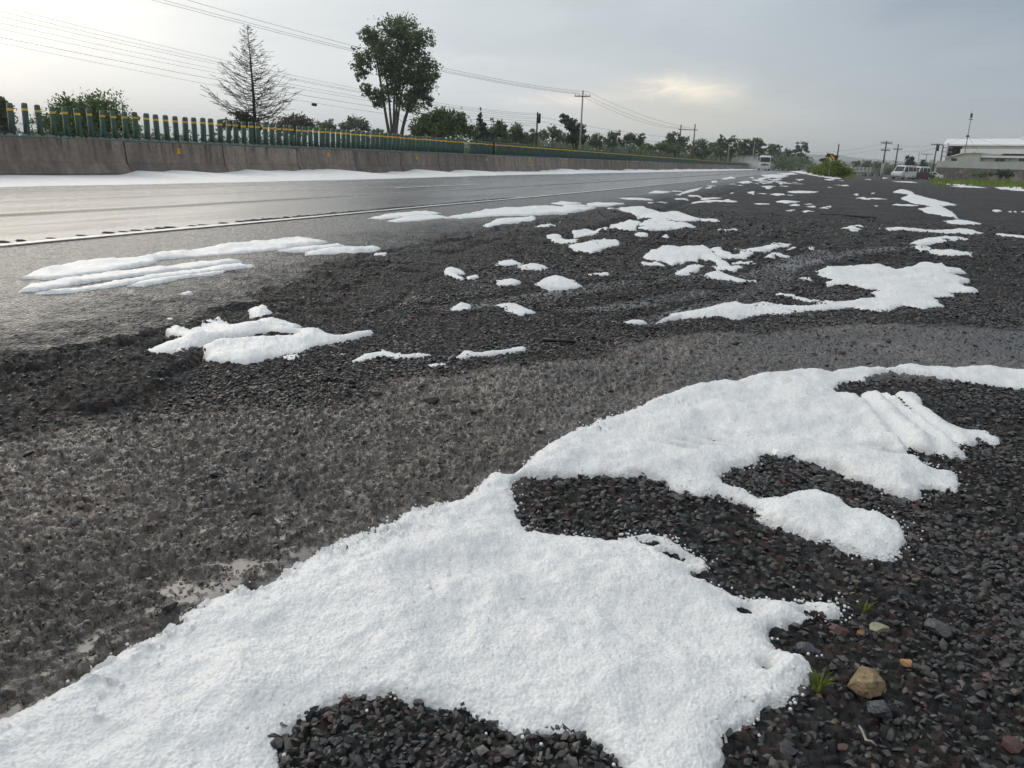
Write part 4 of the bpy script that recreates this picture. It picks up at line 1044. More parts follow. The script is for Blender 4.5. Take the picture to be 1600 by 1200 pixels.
# ------------------------------------------------------------------ plants
def ground_at(p): return float(gz(p[0], p[1]))
def leaves(center_list, n, size, clump=.16, per=22, up=0.0, thin=1.0):
    """leaf faces gathered in clumps inside a set of ellipsoids (world centre, radii)"""
    vol = np.array([r[0] * r[1] * r[2] for _, r in center_list]) ** .72; vol /= vol.sum()
    P = []
    for (c, r), q in zip(center_list, vol):
        k = max(3, int(n * q / per)); d = rng.normal(size=(k, 3)); d /= np.linalg.norm(d, axis=1)[:, None]
        rad = rng.random((k, 1)) ** .45 * rng.uniform(.72, 1.10, (k, 1))
        cc = np.array(c) + d * rad * np.array(r)
        cl = clump * (r[0] * r[1] * r[2]) ** (1 / 3) * rng.uniform(.6, 1.5, (k, 1, 1))
        pts = cc[:, None, :] + rng.normal(size=(k, per, 3)) * cl * np.array([1, 1, .75])
        P.append(pts.reshape(-1, 3))
    P = np.concatenate(P); m_ = len(P)
    a = rng.normal(size=(m_, 3)); a /= np.linalg.norm(a, axis=1)[:, None]
    b_ = rng.normal(size=(m_, 3)); b_ -= a * (a * b_).sum(1)[:, None]; b_ /= np.linalg.norm(b_, axis=1)[:, None]
    s1 = size * rng.uniform(.6, 1.4, (m_, 1)); s2 = s1 * rng.uniform(.35, .6, (m_, 1))
    v = np.stack([P - a * s1, P + b_ * s2, P + a * s1, P - b_ * s2], 1).reshape(-1, 3)
    f = np.arange(m_ * 4).reshape(-1, 4)
    return v, f, np.repeat(rng.random(m_), 4)
def tree(name, label, lobes, dist, kind, base, leaf_n=2500, leaf=.22, trunk_r=.2, group=None, cat='tree', stems=1, bark='barkdark', clump=.16, spread=.6, per=22):
    b0 = at(base, 240, dist); bx, by = b0[0], b0[1]; bz = float(gz(bx, by)) - .05
    root = empty(name, (bx, by, bz), 0, label, cat, group)
    CL = []
    for (px, py, rx, ry) in lobes:
        dd = dist + random.uniform(-.35, .35) * rx * dist / F
        c = at(px, py, dd); k = dist / F * 1.02
        CL.append((c - np.array([bx, by, bz]), np.array([rx * k, rx * k * .9, ry * k])))
    v, f, a = leaves(CL, leaf_n, leaf, clump, per)
    meshobj('crown' if cat == 'tree' else 'foliage', v, f, LEAF[kind], root, False, dict(v=a))
    m = MB(); top = max(c[2] for c, r in CL)
    order = sorted(CL, key=lambda q: -q[1][0])[:max(stems, min(len(CL), 9))]
    for i, (c, r) in enumerate(order):
        s0 = Vector((random.uniform(-1, 1) * trunk_r * 1.2 * (stems > 1), random.uniform(-1, 1) * trunk_r * (stems > 1), 0))
        e = Vector(c) + Vector((0, 0, r[2] * .35)); hmid = e.z * random.uniform(.35, .55)
        kx = .35 if stems > 1 else .06
        p1 = Vector((s0.x + e.x * kx, s0.y + e.y * kx, hmid)); p2 = Vector((e.x * .72, e.y * .72, (hmid + e.z) / 2 + .05 * e.z))
        r_ = trunk_r * (1 if i == 0 or stems > 1 else .6) * (random.uniform(.55, 1) if stems > 1 else 1)
        m.tube([s0, s0.lerp(p1, .5), p1, p2, e], [r_, r_ * .8, r_ * .6, r_ * .38, r_ * .1], 6)
        for q in range(3):
            t = random.uniform(.3, .95); s1 = p1.lerp(e, t); dv = Vector((random.uniform(-1, 1), random.uniform(-1, 1), random.uniform(.1, .9))).normalized() * float(r[0]) * .8
            m.tube([s1, s1 + dv * .5 + Vector((0, 0, .1)), s1 + dv], [r_ * .22, r_ * .14, r_ * .05], 4)
    m.build('trunk' if cat == 'tree' else 'stems', M[bark], root, True)
    return root
GT = 'trees standing beyond the highway barrier'
tree('eucalyptus_tree', 'tallest tree, a eucalyptus with several bare stems under a lobed crown',
     [(580,54,19,15),(622,45,29,19),(650,62,25,22),(564,96,17,20),(594,80,24,25),(630,84,26,24),(660,104,23,20),(620,120,25,20),(659,133,22,21),(575,141,13,11),(593,158,13,12),(640,158,24,15),(668,160,11,12),(606,142,18,15),(672,120,12,12),(566,118,10,10),(606,104,18,16),(644,116,18,16),(652,146,18,12),(585,150,12,10)],
     110, 'euca', 617, 20000, .185, .30, GT, stems=7, bark='bark', clump=.13, per=15)
tree('mesquite_tree', 'feathery light green tree behind the paddles at the left end of the screen',
     [(160,163,30,15),(104,165,20,11),(130,178,44,20),(78,196,24,18),(175,190,32,24),(208,205,14,12),(120,200,50,20)], 46, 'green', 150, 9000, .075, .10, GT, clump=.2)
tree('eucalyptus_tree', 'tree cut by the left edge of the photo, behind the first paddles', [(2,166,12,15),(8,186,13,17),(-10,180,18,25),(12,206,13,10)], 80, 'far', -4, 2600, .16, .2, GT)
tree('shrub', 'dark low shrub at the foot of the bare leafless tree', [(380,186,22,11),(362,195,22,8),(400,196,20,8)], 75, 'dark', 380, 1600, .14, .1, None, 'shrub')
tree('umbrella_tree', 'flat topped brownish tree to the right of the leafless tree', [(460,192,30,11),(440,196,18,9),(480,196,16,9),(462,202,34,8)], 130, 'brown', 462, 2800, .22, .25, GT)
tree('round_tree', 'small dim tree just right of the flat topped brownish tree', [(507,197,15,8),(516,201,9,6)], 150, 'far', 507, 900, .24, .2, GT)
tree('round_tree', 'small round tree halfway between the flat topped tree and the tall eucalyptus', [(555,194,20,11),(543,199,14,8),(570,201,10,7)], 150, 'far', 555, 1600, .24, .2, GT)
tree('round_tree', 'very small tree at the left foot of the tall eucalyptus', [(592,207,13,5),(584,209,8,4)], 170, 'far', 592, 500, .26, .15, GT)
tree('broad_tree', 'broad mid green tree at the right foot of the tall eucalyptus', [(686,184,22,18),(664,194,22,18),(712,192,22,20),(733,203,14,13),(690,202,44,14),(648,203,12,12)], 100, 'green', 690, 7000, .19, .3, GT)
tree('conifer_tree', 'dark blue green conifer with a pointed top beside the broad green tree', [(751,171,.9,3.2),(751,177,2.2,3.5),(751,183,4.2,4),(750,189,6.5,4.5),(752,195,8.5,5),(751,201,11,5),(753,207,14,6),(754,214,17,7)], 108, 'blue', 752, 4200, .13, .2, GT, clump=.15, per=12)
tree('round_tree', 'mid green tree touching the right side of the dark conifer', [(776,202,13,14),(786,210,9,11),(766,211,10,8)], 122, 'far', 776, 2000, .22, .2, GT)
tree('round_tree', 'rounded tree halfway between the conifer and the short dark pole', [(806,206,14,11),(798,215,13,8),(815,216,12,9)], 150, 'far', 806, 1800, .26, .2, GT)
tree('round_tree', 'low tree just left of the short dark pole', [(832,214,13,9),(822,220,12,6)], 165, 'far', 832, 1000, .28, .2, GT)
tree('thin_crowned_tree', 'thin crowned tree just right of the short dark pole', [(863,206,14,8),(852,213,12,8),(872,214,12,9)], 160, 'far', 862, 1300, .24, .2, GT)
tree('leaning_eucalyptus_tree', 'dark tree with a crown leaning left, beside the tall crossarm pole', [(881,185,7,8),(889,194,10,9),(900,201,13,11),(905,213,13,12),(890,215,12,9)], 140, 'dark', 900, 3600, .24, .3, GT)
tree('round_tree', 'tree directly right of the tall crossarm pole', [(931,216,11,9),(924,223,9,7),(938,224,8,7)], 200, 'far', 931, 1100, .3, .2, GT)
tree('tall_crowned_tree', 'taller of the twin trees right of the crossarm pole, with pale gaps below its crown', [(956,213,9,8),(964,211,6,6),(950,221,9,8),(962,223,9,8)], 205, 'far', 957, 1300, .3, .2, GT)
tree('tall_crowned_tree', 'loose crowned tree between the twin trees and the pale shrub row', [(984,214,9,7),(977,221,8,8),(992,219,7,7)], 205, 'far', 984, 1100, .3, .2, GT)
tree('round_tree', 'small tree ending the row before the low pale shrubs', [(1002,215,6,6),(1000,223,8,7)], 205, 'far', 1002, 700, .3, .2, GT)
tree('shrub_row', 'low pale green shrubs in the dip before the two posted frame pole', [(1015,230,16,5),(1035,229,15,6),(1055,233,20,5)], 190, 'green', 1030, 1500, .28, .1, None, 'shrub')
tree('round_tree', 'round tree directly behind the left post of the two posted frame pole', [(1052,217,11,9),(1066,221,9,9),(1043,225,12,8),(1060,229,16,7)], 195, 'far', 1054, 2000, .3, .3, GT)
tree('broad_tree', 'wide low tree right of the two posted frame pole', [(1098,227,17,9),(1084,233,14,7),(1112,232,12,8),(1095,237,24,6)], 210, 'far', 1098, 2000, .3, .3, GT)
tree('tall_crowned_tree', 'tallest narrow tree left of the white bus', [(1127,217,6,6),(1124,226,8,8),(1131,228,6,8),(1126,237,12,8)], 225, 'far', 1127, 1300, .3, .2, GT)
tree('tall_crowned_tree', 'tree with a gappy crown right of the tallest narrow one', [(1142,220,8,6),(1137,228,7,8),(1150,225,7,8),(1143,238,11,8)], 225, 'far', 1143, 1300, .3, .2, GT)
tree('tall_crowned_tree', 'tree between the gappy crowned one and the tree next to the bus', [(1164,226,8,8),(1158,234,9,8),(1168,238,9,8)], 230, 'far', 1163, 1200, .3, .2, GT)
tree('broad_tree', 'full tree rising just behind the left side of the white bus', [(1178,221,9,6),(1187,226,8,8),(1176,232,10,9),(1190,238,6,9)], 230, 'far', 1181, 1700, .3, .25, GT)
tree('broad_tree', 'full tree rising just behind the right side of the white bus', [(1207,232,7,6),(1216,230,6,6),(1209,241,10,8),(1221,240,6,7)], 270, 'far', 1211, 1300, .34, .25, GT)
tree('round_tree', 'lower tree between the bus tree and the round topped last tree', [(1234,237,8,7),(1226,244,9,6),(1240,246,8,6)], 275, 'far', 1234, 1100, .34, .2, GT)
tree('tall_crowned_tree', 'last tree of the row, round topped, left of the roadside bush', [(1253,229,9,6),(1247,234,6,6),(1261,236,5,5),(1253,242,9,5),(1255,249,8,5)], 275, 'far', 1252, 1300, .34, .25, GT, stems=2)
# right-hand side
tree('roadside_bush', 'bright green bush beside the road, below the yellow curve sign', [(1300,261,22,8),(1286,266,16,6),(1314,268,18,6),(1306,256,10,5),(1276,268,8,4),(1296,268,30,5)], 100, 'bush', 1298, 5200, .13, .08, None, 'bush')
tree('shrub', 'purplish leafed shrub top behind the yellow curve sign', [(1296,244,5,5),(1303,246,7,5),(1290,251,6,4)], 104, 'brown', 1298, 900, .12, .06, None, 'shrub')
tree('cypress_tree', 'dark rounded tree behind the parked white vans', [(1422,248,6,6),(1421,257,8,9),(1424,266,9,7)], 250, 'blue', 1422, 1800, .3, .2, 'trees beyond the parking lot')
tree('cypress_tree', 'smaller dark tree behind the rear van, left of the crossarm pole by the wall', [(1442,253,3.5,4),(1442,260,5,6)], 270, 'blue', 1442, 700, .3, .15, 'trees beyond the parking lot')
tree('flat_tree', 'small flat topped tree in the distance beyond the white truck cab', [(1338,254,7,3),(1337,260,4,4)], 420, 'far', 1337, 500, .45, .2, 'trees beyond the parking lot')
tree('round_tree', 'left one of two round trees in the distance beyond the truck bed', [(1355,256,8,5),(1355,261,8,4)], 420, 'far', 1355, 700, .45, .2, 'trees beyond the parking lot')
tree('round_tree', 'right one of two round trees in the distance, next to the pale footed pole', [(1372,257,8,5),(1373,262,8,4)], 430, 'far', 1372, 700, .45, .2, 'trees beyond the parking lot')
tree('shrub', 'dark shrub against the rubble stone wall', [(1568,270,9,5),(1574,273,7,4),(1560,273,6,3)], 168, 'dark', 1568, 900, .2, .06, None, 'shrub')
tree('shrub', 'small weedy shrub at the foot of the stone wall, left of the darker shrub', [(1535,273,14,3),(1548,273,6,3)], 176, 'green', 1538, 700, .2, .05, None, 'shrub')
tree('shrub', 'dark shrub seen through the gaps in the green screen', [(757,226,14,10),(785,230,16,10),(772,232,14,8)], 62, 'dark', 770, 7000, .10, .05, None, 'shrub')
# distant woods and scrub that read as one mass
def woods():
    CL = []
    for px in range(1262, 1470, 7):
        d = random.uniform(430, 620); c = at(px, 265 + random.uniform(-2.5, .5) - (px > 1440) * 3, d); CL.append((c, np.array([5.5, 5.5, random.uniform(2.0, 4.0)])))
    for px in range(1376, 1400, 3):
        c = at(px, 268 + random.uniform(-1, 1), 330); CL.append((c, np.array([3, 3, 2.0])))
    for px in range(745, 1262, 7):
        d = random.uniform(210, 300); c = at(px, min(256, 218 + (px - 760) * .083) + random.uniform(-3, 3), d); CL.append((c, np.array([4, 4, random.uniform(1.3, 2.6)])))
    for px in range(-40, 760, 11):
        d = random.uniform(130, 200); c = at(px, 222 + (px) * .022 + random.uniform(-3, 5), d); CL.append((c, np.array([4, 4, random.uniform(1.5, 2.6)])))
    v, f, a = leaves(CL, 60000, .36, .22, 16)
    tag(meshobj('distant_woods', v, f, LEAF['far'], None, False, dict(v=a)), 'distant low scrub and woods filling the skyline behind the single trees', 'woods', kind='stuff')
woods()
# the leafless tree
def bare_tree():
    d = 70; b0 = at(398, 240, d); root = empty('leafless_tree', (b0[0], b0[1], -.05), 0, 'bare leafless tree with a conical crown of thin upswept branches', 'tree', GT)
    tops = [at(px, py, d) - np.array([b0[0], b0[1], -.05]) for px, py in [(398, 236), (398, 190), (396, 150), (392, 100), (388, 60), (386, 40)]]
    m = MB(); rad = [.17, .14, .105, .06, .025, .008]; m.tube(tops, rad, 7); m.build('trunk', M['barkdark'], root, True)
    m = MB(); k = d / F; Z = [t[2] for t in tops]
    for i in range(104):
        f = (i + .5) / 104; h = Z[1] * .98 + (Z[5] - Z[1]) * f ** 1.05
        px = np.interp(h, Z, [t[0] for t in tops]); py = np.interp(h, Z, [t[1] for t in tops])
        q = (h - Z[1]) / (Z[5] - Z[1])
        L = k * (68 * (1 - q) ** .95 + 4) * random.uniform(.50, 1.12); az = i * 2.39996 + random.uniform(-.7, .7)
        dx, dy = math.cos(az), math.sin(az); r0 = .045 * (1 - q) + .010
        rise = random.uniform(.28, .78); P = []
        for t in (0, .25, .5, .75, 1): P.append(Vector((px + dx * L * t, py + dy * L * t, h + L * (rise * t ** 1.5 - .10 * math.sin(t * 3.1)) )))
        m.tube(P, [r0, r0 * .75, r0 * .5, r0 * .34, .006], 4)
        for j in range(int(5 + 8 * (1 - q))):
            t = random.uniform(.2, .98); s_ = P[min(3, int(t * 4))].lerp(P[min(3, int(t * 4)) + 1], t * 4 - min(3, int(t * 4)))
            a2 = az + random.choice((-1, 1)) * random.uniform(.5, 1.1); l2 = L * random.uniform(.12, .30) * (1.15 - t * .5) + .1
            e = s_ + Vector((math.cos(a2) * l2, math.sin(a2) * l2, l2 * random.uniform(.0, .6)))
            m.tube([s_, s_.lerp(e, .5) + Vector((0, 0, -.03 * l2)), e], [.018, .014, .008], 3)
            for q2 in range(2):
                s3 = s_.lerp(e, random.uniform(.3, 1)); a3 = a2 + random.uniform(-1, 1); l3 = l2 * random.uniform(.3, .6)
                m.tube([s3, s3 + Vector((math.cos(a3) * l3, math.sin(a3) * l3, l3 * random.uniform(-.2, .7)))], [.012, .007], 3)
    m.build('branches', M['barkdark'], root)
bare_tree()
# grass on the verge
def grass(name, poly, n, hgt, label):
    P = np.asarray(poly); lo, hi = P.min(0), P.max(0); pts = rng.uniform(lo, hi, (n * 5, 2))
    pts = pts[sdf_poly(pts[:, 0], pts[:, 1], P) > -.3][:n]; n = len(pts)
    z = gz(pts[:, 0], pts[:, 1]); a = rng.uniform(0, 6.28, n); w = hgt * .16; hh = hgt * rng.uniform(.4, 1.3, n)
    lean = rng.normal(0, .3, (n, 2)) * hh[:, None]
    b0 = np.stack([pts[:, 0] - np.cos(a) * w, pts[:, 1] - np.sin(a) * w, z], -1); b1 = np.stack([pts[:, 0] + np.cos(a) * w, pts[:, 1] + np.sin(a) * w, z], -1)
    t = np.stack([pts[:, 0] + lean[:, 0], pts[:, 1] + lean[:, 1], z + hh], -1)
    v = np.stack([b0, b1, t], 1).reshape(-1, 3)
    tag(meshobj(name, v, np.arange(n * 3).reshape(-1, 3), LEAF['bush'], None, False, dict(v=np.repeat(rng.random(n), 3))), label, 'grass', kind='stuff')
grass('verge_grass', GRASS1, 5000, .55, 'green grass round the foot of the roadside bush')
grass('wall_grass', GRASS2, 9000, .5, 'green grass along the foot of the stone wall')

# ------------------------------------------------------------------ poles and wires
def pole(label, px, top, dist, r, mat='wood', arms=(), foot=None, group='utility poles', rz=0.0, extra=None, cat='utility pole'):
    t = at(px, top, dist); z0 = float(gz(t[0], t[1])) - .1; h = t[2] - z0
    root = empty('utility_pole', (t[0], t[1], z0), rz, label, cat, group)
    m = MB(); m.tube([(0, 0, 0), (0, 0, h * .5), (0, 0, h)], [r, r * .85, r * .65], 8); m.build('shaft', M[mat], root, True)
    if foot:
        m = MB(); m.tube([(0, 0, 0), (0, 0, h * foot)], [r * 1.5, r * 1.3], 8); m.build('pale_foot', M['polecon'], root, True)
    for dz, hl in arms:
        m = MB(); m.box(-hl, hl, -r - .12, -r, h - dz - .07, h - dz + .07)
        c = m.build('crossarm', M['wood'], root)
        m = MB()
        for q in (-.92, -.45, .45, .92): m.tube([(hl * q, -r - .06, h - dz + .05), (hl * q, -r - .06, h - dz + .16), (hl * q, -r - .06, h - dz + .30)], [.03, .07, .04], 6)
        m.build('insulators', M['polecon'], c)
    if extra: extra(root, h, r)
    return root, Vector((t[0], t[1], t[2]))
def xf(root, h, r):
    m = MB(); m.tube([(.35, 0, h - 7.0), (.35, 0, h - 6.1)], .24, 8); m.build('small_box', M['wood'], root, True)
p1, p1t = pole('tall pole with one crossarm right behind the barrier, left of the leaning dark tree crown', 911, 141, 125, .16, 'polecon', [(.85, 1.15)], rz=.1, extra=xf)
def drum(root, h, r):
    m = MB(); m.tube([(.28, 0, h - 1.5), (.28, 0, h - .2)], .22, 8); m.build('transformer', M['wire'], root, True)
p2, p2t = pole('short dark pole carrying a transformer, left of the tall crossarm pole', 840, 175, 118, .16, 'barkdark', [], extra=drum)
# the two posted frame
a_ = at(1064, 199, 205); b_ = at(1086, 198, 205); z0 = -.6
root = empty('frame_pole', (a_[0], a_[1], z0), 0, 'two posted frame pole joined by one beam in front of the round tree', 'utility pole', 'utility poles')
for q, nm in ((a_, 'post'), (b_, 'post')):
    m = MB(); m.tube([(q[0] - a_[0], q[1] - a_[1], 0), (q[0] - a_[0], q[1] - a_[1], q[2] - z0 + .6)], [.19, .13], 8); m.build(nm, M['wood'], root, True)
m = MB(); d_ = Vector(b_ - a_); e0 = -d_ * .2; e1 = d_ * 1.2; zz = a_[2] - z0 - .5
m.tube([(e0.x, e0.y, zz), (e1.x, e1.y, zz)], .09, 6); m.build('beam', M['wood'], root)
pole('pale pole among the trees left of the white bus', 1140, 222, 212, .13, 'polecon', [(.4, 1.0)])
pole('pale pole standing just left of the white bus', 1179, 222, 222, .13, 'polecon', [(.4, 1.3)])
pole('plain dark pole behind the roadside bush', 1311, 225, 118, .11, 'barkdark')
p3, p3t = pole('pale footed pole with two crossarms on the parking lot', 1385.5, 220, 150, .15, 'wood', [(.35, .85), (1.5, .7)], foot=.42)
p4, p4t = pole('darker pole with one crossarm right of the pale footed pole', 1404, 225, 185, .16, 'wood', [(1.0, .8)])
pole('faint thin pole between the two dark rounded trees', 1437, 237, 300, .13, 'polecon')
p6, p6t = pole('pole with a drum and crossarm at the corner of the stone wall', 1464.5, 224, 190, .17, 'wood', [(.25, 1.1)], extra=drum)
pole('small far pole with a top bar left of the stone wall corner', 1448.5, 240, 290, .13, 'wood', [(.2, 1.6)])
# transformer frame in front of the warehouse opening
t1 = at(1474, 227, 196); t2 = at(1482, 224, 196)
root = empty('transformer_frame', (t1[0], t1[1], -.6), 0, 'two posted transformer frame in front of the dark warehouse opening', 'utility pole', 'utility poles')
for q, mt in ((t1, 'wood'), (t2, 'polecon')):
    m = MB(); m.tube([(q[0] - t1[0], q[1] - t1[1], 0), (q[0] - t1[0], q[1] - t1[1], q[2] + .6)], [.17, .13], 8); m.build('post', M[mt], root, True)
for dz in (.9, 1.7, 2.6):
    m = MB(); w_ = t2[0] - t1[0]; m.box(-.2, w_ + 1.0, -.12, 0, t2[2] + .6 - dz - .07, t2[2] + .6 - dz + .07); m.build('crossarm', M['polecon'], root)
def wire(label, pts, r=.016, n=14, group='overhead wires'):
    """pts = three points on the wire (ends and middle); a parabola goes through them"""
    A_, B_, C_ = [np.array(p, float) for p in pts]
    P = []
    for t in np.linspace(0, 1, n):
        P.append(A_ * (1 - t) * (1 - 2 * t) + B_ * 4 * t * (1 - t) + C_ * t * (2 * t - 1))
    m = MB(); rr = [max(.006, r * np.linalg.norm(p) / 120) for p in P]; m.tube(P, rr, 4, False)
    tag(m.build('overhead_wire', M['wire']), label, 'wire', group)
def span(label, a, b, da, db, sag, r=.016, g='overhead wires'):
    A_ = at(*a, da) if len(a) == 2 else np.array(a); B_ = at(*b, db) if len(b) == 2 else np.array(b)
    Cm = (A_ + B_) / 2; Cm[2] -= sag
    wire(label, (A_, Cm, B_), r, 14, g)
for i, (y0, dx) in enumerate([(-78, 0), (-62, -10), (-46, -18)]):
    pass
span('topmost wire of the three meeting the tall crossarm pole', (210, -24), (918.5, 143.5), 50, 125, .9, .022)
span('middle wire of the three meeting the tall crossarm pole', (200, -15), (911, 146), 50, 125, .75, .022)
span('lowest wire of the three meeting the tall crossarm pole', (185, -14), (903.5, 147), 50, 125, .7, .022)
for lab, y0, y1, sg in [('topmost wire of the lower bundle at upper left', 10, 178, .9), ('second wire from the top of the lower bundle at upper left', 18, 180, .9), ('third wire from the top of the lower bundle at upper left', 27, 184, .7),
                    ('fourth wire from the top of the lower bundle at upper left', 37, 186, .8), ('fifth wire from the top of the lower bundle at upper left', 47, 190, .7),
                    ('sixth wire from the top of the lower bundle, thicker than the rest', 60, 193, .8), ('lowest wire of the lower bundle, carrying the dark splice box', 69, 196, 1.0)]:
    span(lab, (-40, y0 - 10), (840, y1), 44, 118, sg, .024 if 'thicker' in lab else .018)
# wires onward to the frame and beyond
for lab, a, b, sg in [('upper wire running from the tall crossarm pole to the frame pole', (918.5, 143.5), (1086, 201), .8), ('middle wire running from the tall crossarm pole to the frame pole', (911, 146), (1072, 201), 1.0),
                  ('lower wire running from the tall crossarm pole to the frame pole', (904, 147), (1062, 201), 1.1)]:
    span(lab, a, b, 125, 205, sg, .016)
for lab, a, b, sg in [('upper low wire from the short dark pole towards the distant trees', (842, 182), (1064, 215), .5), ('lower low wire from the short dark pole towards the distant trees', (842, 188), (1064, 222), .8)]:
    span(lab, a, b, 118, 205, sg, .015)
for lab, a, b, da, db, sg in [('upper wire between the two lot poles and the wall corner pole', (1386, 224), (1464, 226), 150, 190, .5), ('lower wire between the pale footed pole and the wall corner pole', (1386, 231), (1464, 231), 150, 190, .7),
                          ('upper wire running left from the pale footed pole into the distance', (1386, 224), (1240, 236), 150, 330, 1.0), ('lower wire running left from the pale footed pole into the distance', (1386, 231), (1240, 240), 150, 330, 1.2)]:
    span(lab, a, b, da, db, sg, .012)
c = at(491, 163.5, 85); m = MB()
m.tube([(-.26, 0, 0), (-.2, 0, 0), (.2, 0, 0), (.26, 0, 0)], [.08, .14, .14, .08], 8); o = m.build('splice_box', M['black'], None, True); o.location = c; o.rotation_euler = (0, .1, .3)
tag(o, 'dark splice box hanging on the lowest wire right of the leafless tree', 'cable box')

# ------------------------------------------------------------------ vehicles (length along +x = front, width along y)
def wheel(parent, x, y, r, w=.2):
    m = MB(); m.tube([(x, y - w / 2, r), (x, y - w * .4, r), (x, y + w * .4, r), (x, y + w / 2, r)], [r * .88, r, r, r * .88], 16); o = m.build('wheel', M['black'], parent)
    s_ = 1 if y > 0 else -1
    m = MB(); m.cyl((x, y + s_ * (w / 2 + .005), r), 'y', r * .58, .02, 12); m.build('rim', M['rim'], o)
def body_mesh(prof, w, zbelt, tumble=.12, crown=.0):
    """side profile (x,z) swept across the width; the glasshouse above zbelt leans in"""
    m = MB(); n = len(prof); V = []
    ys = [-1, -.92, .92, 1]; ins = [.05, 0, 0, .05]
    cx = sum(p[0] for p in prof) / n; cz = sum(p[1] for p in prof) / n
    for q, i_ in zip(ys, ins):
        for (x, z) in prof:
            lean = max(0, z - zbelt) * tumble; V.append((x + (cx - x) * i_ * .3, q * (w / 2 - lean), z + (cz - z) * i_))
    Fc = [tuple(range(n)), tuple(range(4 * n - 1, 3 * n - 1, -1))]
    for k in range(3): Fc += [(k * n + i, (k + 1) * n + i, (k + 1) * n + (i + 1) % n, k * n + (i + 1) % n) for i in range(n)]
    m.add(V, Fc); return m
def side_window(parent, pts, w, zbelt, tumble=.12, name='side_window', both=True):
    for s_ in ((-1, 1) if both else (-1,)):
        m = MB(); V = []
        for off in (.012, -.02):
            for x, z in pts: V.append((x, s_ * (w / 2 - max(0, z - zbelt) * tumble + off), z))
        n = len(pts); m.add(V, [tuple(range(n)), tuple(range(2 * n - 1, n - 1, -1))] + [(i, n + i, n + (i + 1) % n, (i + 1) % n) for i in range(n)])
        m.build(name, M['glass'], parent)
def cross_panel(parent, name, mat, x0, z0, x1, z1, hw, off=.012, hw1=None):
    """glass or panel between two lines across the body"""
    dx, dz = x1 - x0, z1 - z0; l = math.hypot(dx, dz); nx, nz = dz / l * off, -dx / l * off
    if nx < 0 and x0 > 0: nx, nz = -nx, -nz
    h1 = hw1 or hw; m = MB(); V = []
    for k in (1, -1.5):
        V += [(x0 + nx * k, -hw, z0 + nz * k), (x0 + nx * k, hw, z0 + nz * k), (x1 + nx * k, h1, z1 + nz * k), (x1 + nx * k, -h1, z1 + nz * k)]
    m.add(V, [(0, 1, 2, 3), (7, 6, 5, 4), (0, 4, 5, 1), (1, 5, 6, 2), (2, 6, 7, 3), (3, 7, 4, 0)]); return m.build(name, M[mat], parent)
def lamps(parent, x, z, hw, name='headlight', mat='lamp', s=.14):
    for q in (-1, 1):
        m = MB(); m.tube([(x - .03, q * hw, z), (x + .02, q * hw, z), (x + .035, q * hw, z)], [s, s * .95, s * .6], 10); m.build(name, M[mat], parent)
def place(root, px, py, dist, heading):
    """stand the vehicle so that its middle is seen at pixel column px at that distance"""
    d = at(px, py, dist); root.location = (d[0], d[1], float(gz(d[0], d[1])) + .0); root.rotation_euler = (0, 0, heading)
def van(label, px, dist, heading):
    root = empty('parked_van', label=label, cat='van', group='white vans parked by the stone wall')
    w = 1.9; zb = 1.15
    prof = [(-2.35, .45), (-2.42, .9), (-2.38, 1.3), (-2.25, 2.2), (-2.0, 2.32), (1.1, 2.32), (1.42, 2.18), (1.95, 1.28), (2.5, 1.12), (2.62, .8), (2.6, .42), (2.0, .32), (-2.0, .32)]
    body_mesh(prof, w, zb).build('body', M['white'], root)
    side_window(root, [(-2.15, 1.4), (-1.2, 1.4), (-1.2, 2.05), (-2.1, 2.05)], w, zb); side_window(root, [(-1.0, 1.4), (.35, 1.4), (.35, 2.05), (-1.0, 2.05)], w, zb)
    side_window(root, [(.55, 1.3), (1.72, 1.3), (1.3, 2.05), (.55, 2.05)], w, zb)
    cross_panel(root, 'windshield', 'glass', 1.93, 1.32, 1.47, 2.10, .80, .015, .70); cross_panel(root, 'rear_window', 'glass', -2.36, 1.42, -2.27, 2.05, .72, .015)
    m = MB(); m.box(2.5, 2.68, -.92, .92, .35, .58); m.build('bumper', M['metal'], root)
    lamps(root, 2.58, .85, .68); 
    for x in (-1.45, 1.75):
        for q in (-1, 1): wheel(root, x, q * .86, .34)
    for q in (-1, 1):
        m = MB(); m.box(1.45, 1.6, q * 1.02 - .09, q * 1.02 + .09, 1.3, 1.55); m.build('mirror', M['black'], root)
    place(root, px, 270, dist, heading); return root
def car(label, px, dist, heading, mat, cat='car', group=None):
    root = empty('parked_car', label=label, cat=cat, group=group)
    w = 1.72; zb = .9
    prof = [(-2.1, .35), (-2.15, .7), (-2.0, .92), (-1.45, .98), (-.85, 1.38), (.35, 1.42), (.7, 1.30), (1.15, .93), (1.95, .80), (2.1, .6), (2.1, .34), (1.8, .24), (-1.8, .24)]
    body_mesh(prof, w, zb, .3).build('body', M[mat], root)
    side_window(root, [(-1.2, .96), (-.25, .96), (-.25, 1.32), (-.8, 1.32)], w, zb, .3); side_window(root, [(-.15, .96), (.95, .96), (.6, 1.27), (.3, 1.34), (-.15, 1.34)], w, zb, .3)
    cross_panel(root, 'windshield', 'glass', 1.12, .96, .73, 1.29, .68, .015, .60); cross_panel(root, 'rear_window', 'glass', -1.42, 1.0, -.90, 1.36, .66, .015, .58)
    lamps(root, 2.05, .66, .6, s=.10)
    for x in (-1.3, 1.3):
        for q in (-1, 1): wheel(root, x, q * .78, .30)
    place(root, px, 272, dist, heading); return root
HL = math.radians(-122)
van('nearer white van with two long dark side windows, on the open side of the lot', 1413, 158, HL)
van('farther white van half hidden behind the nearer white van', 1436.5, 172, HL)
car('dark maroon sedan parked in front of the farther white van', 1441, 166, math.radians(168), 'maroon')
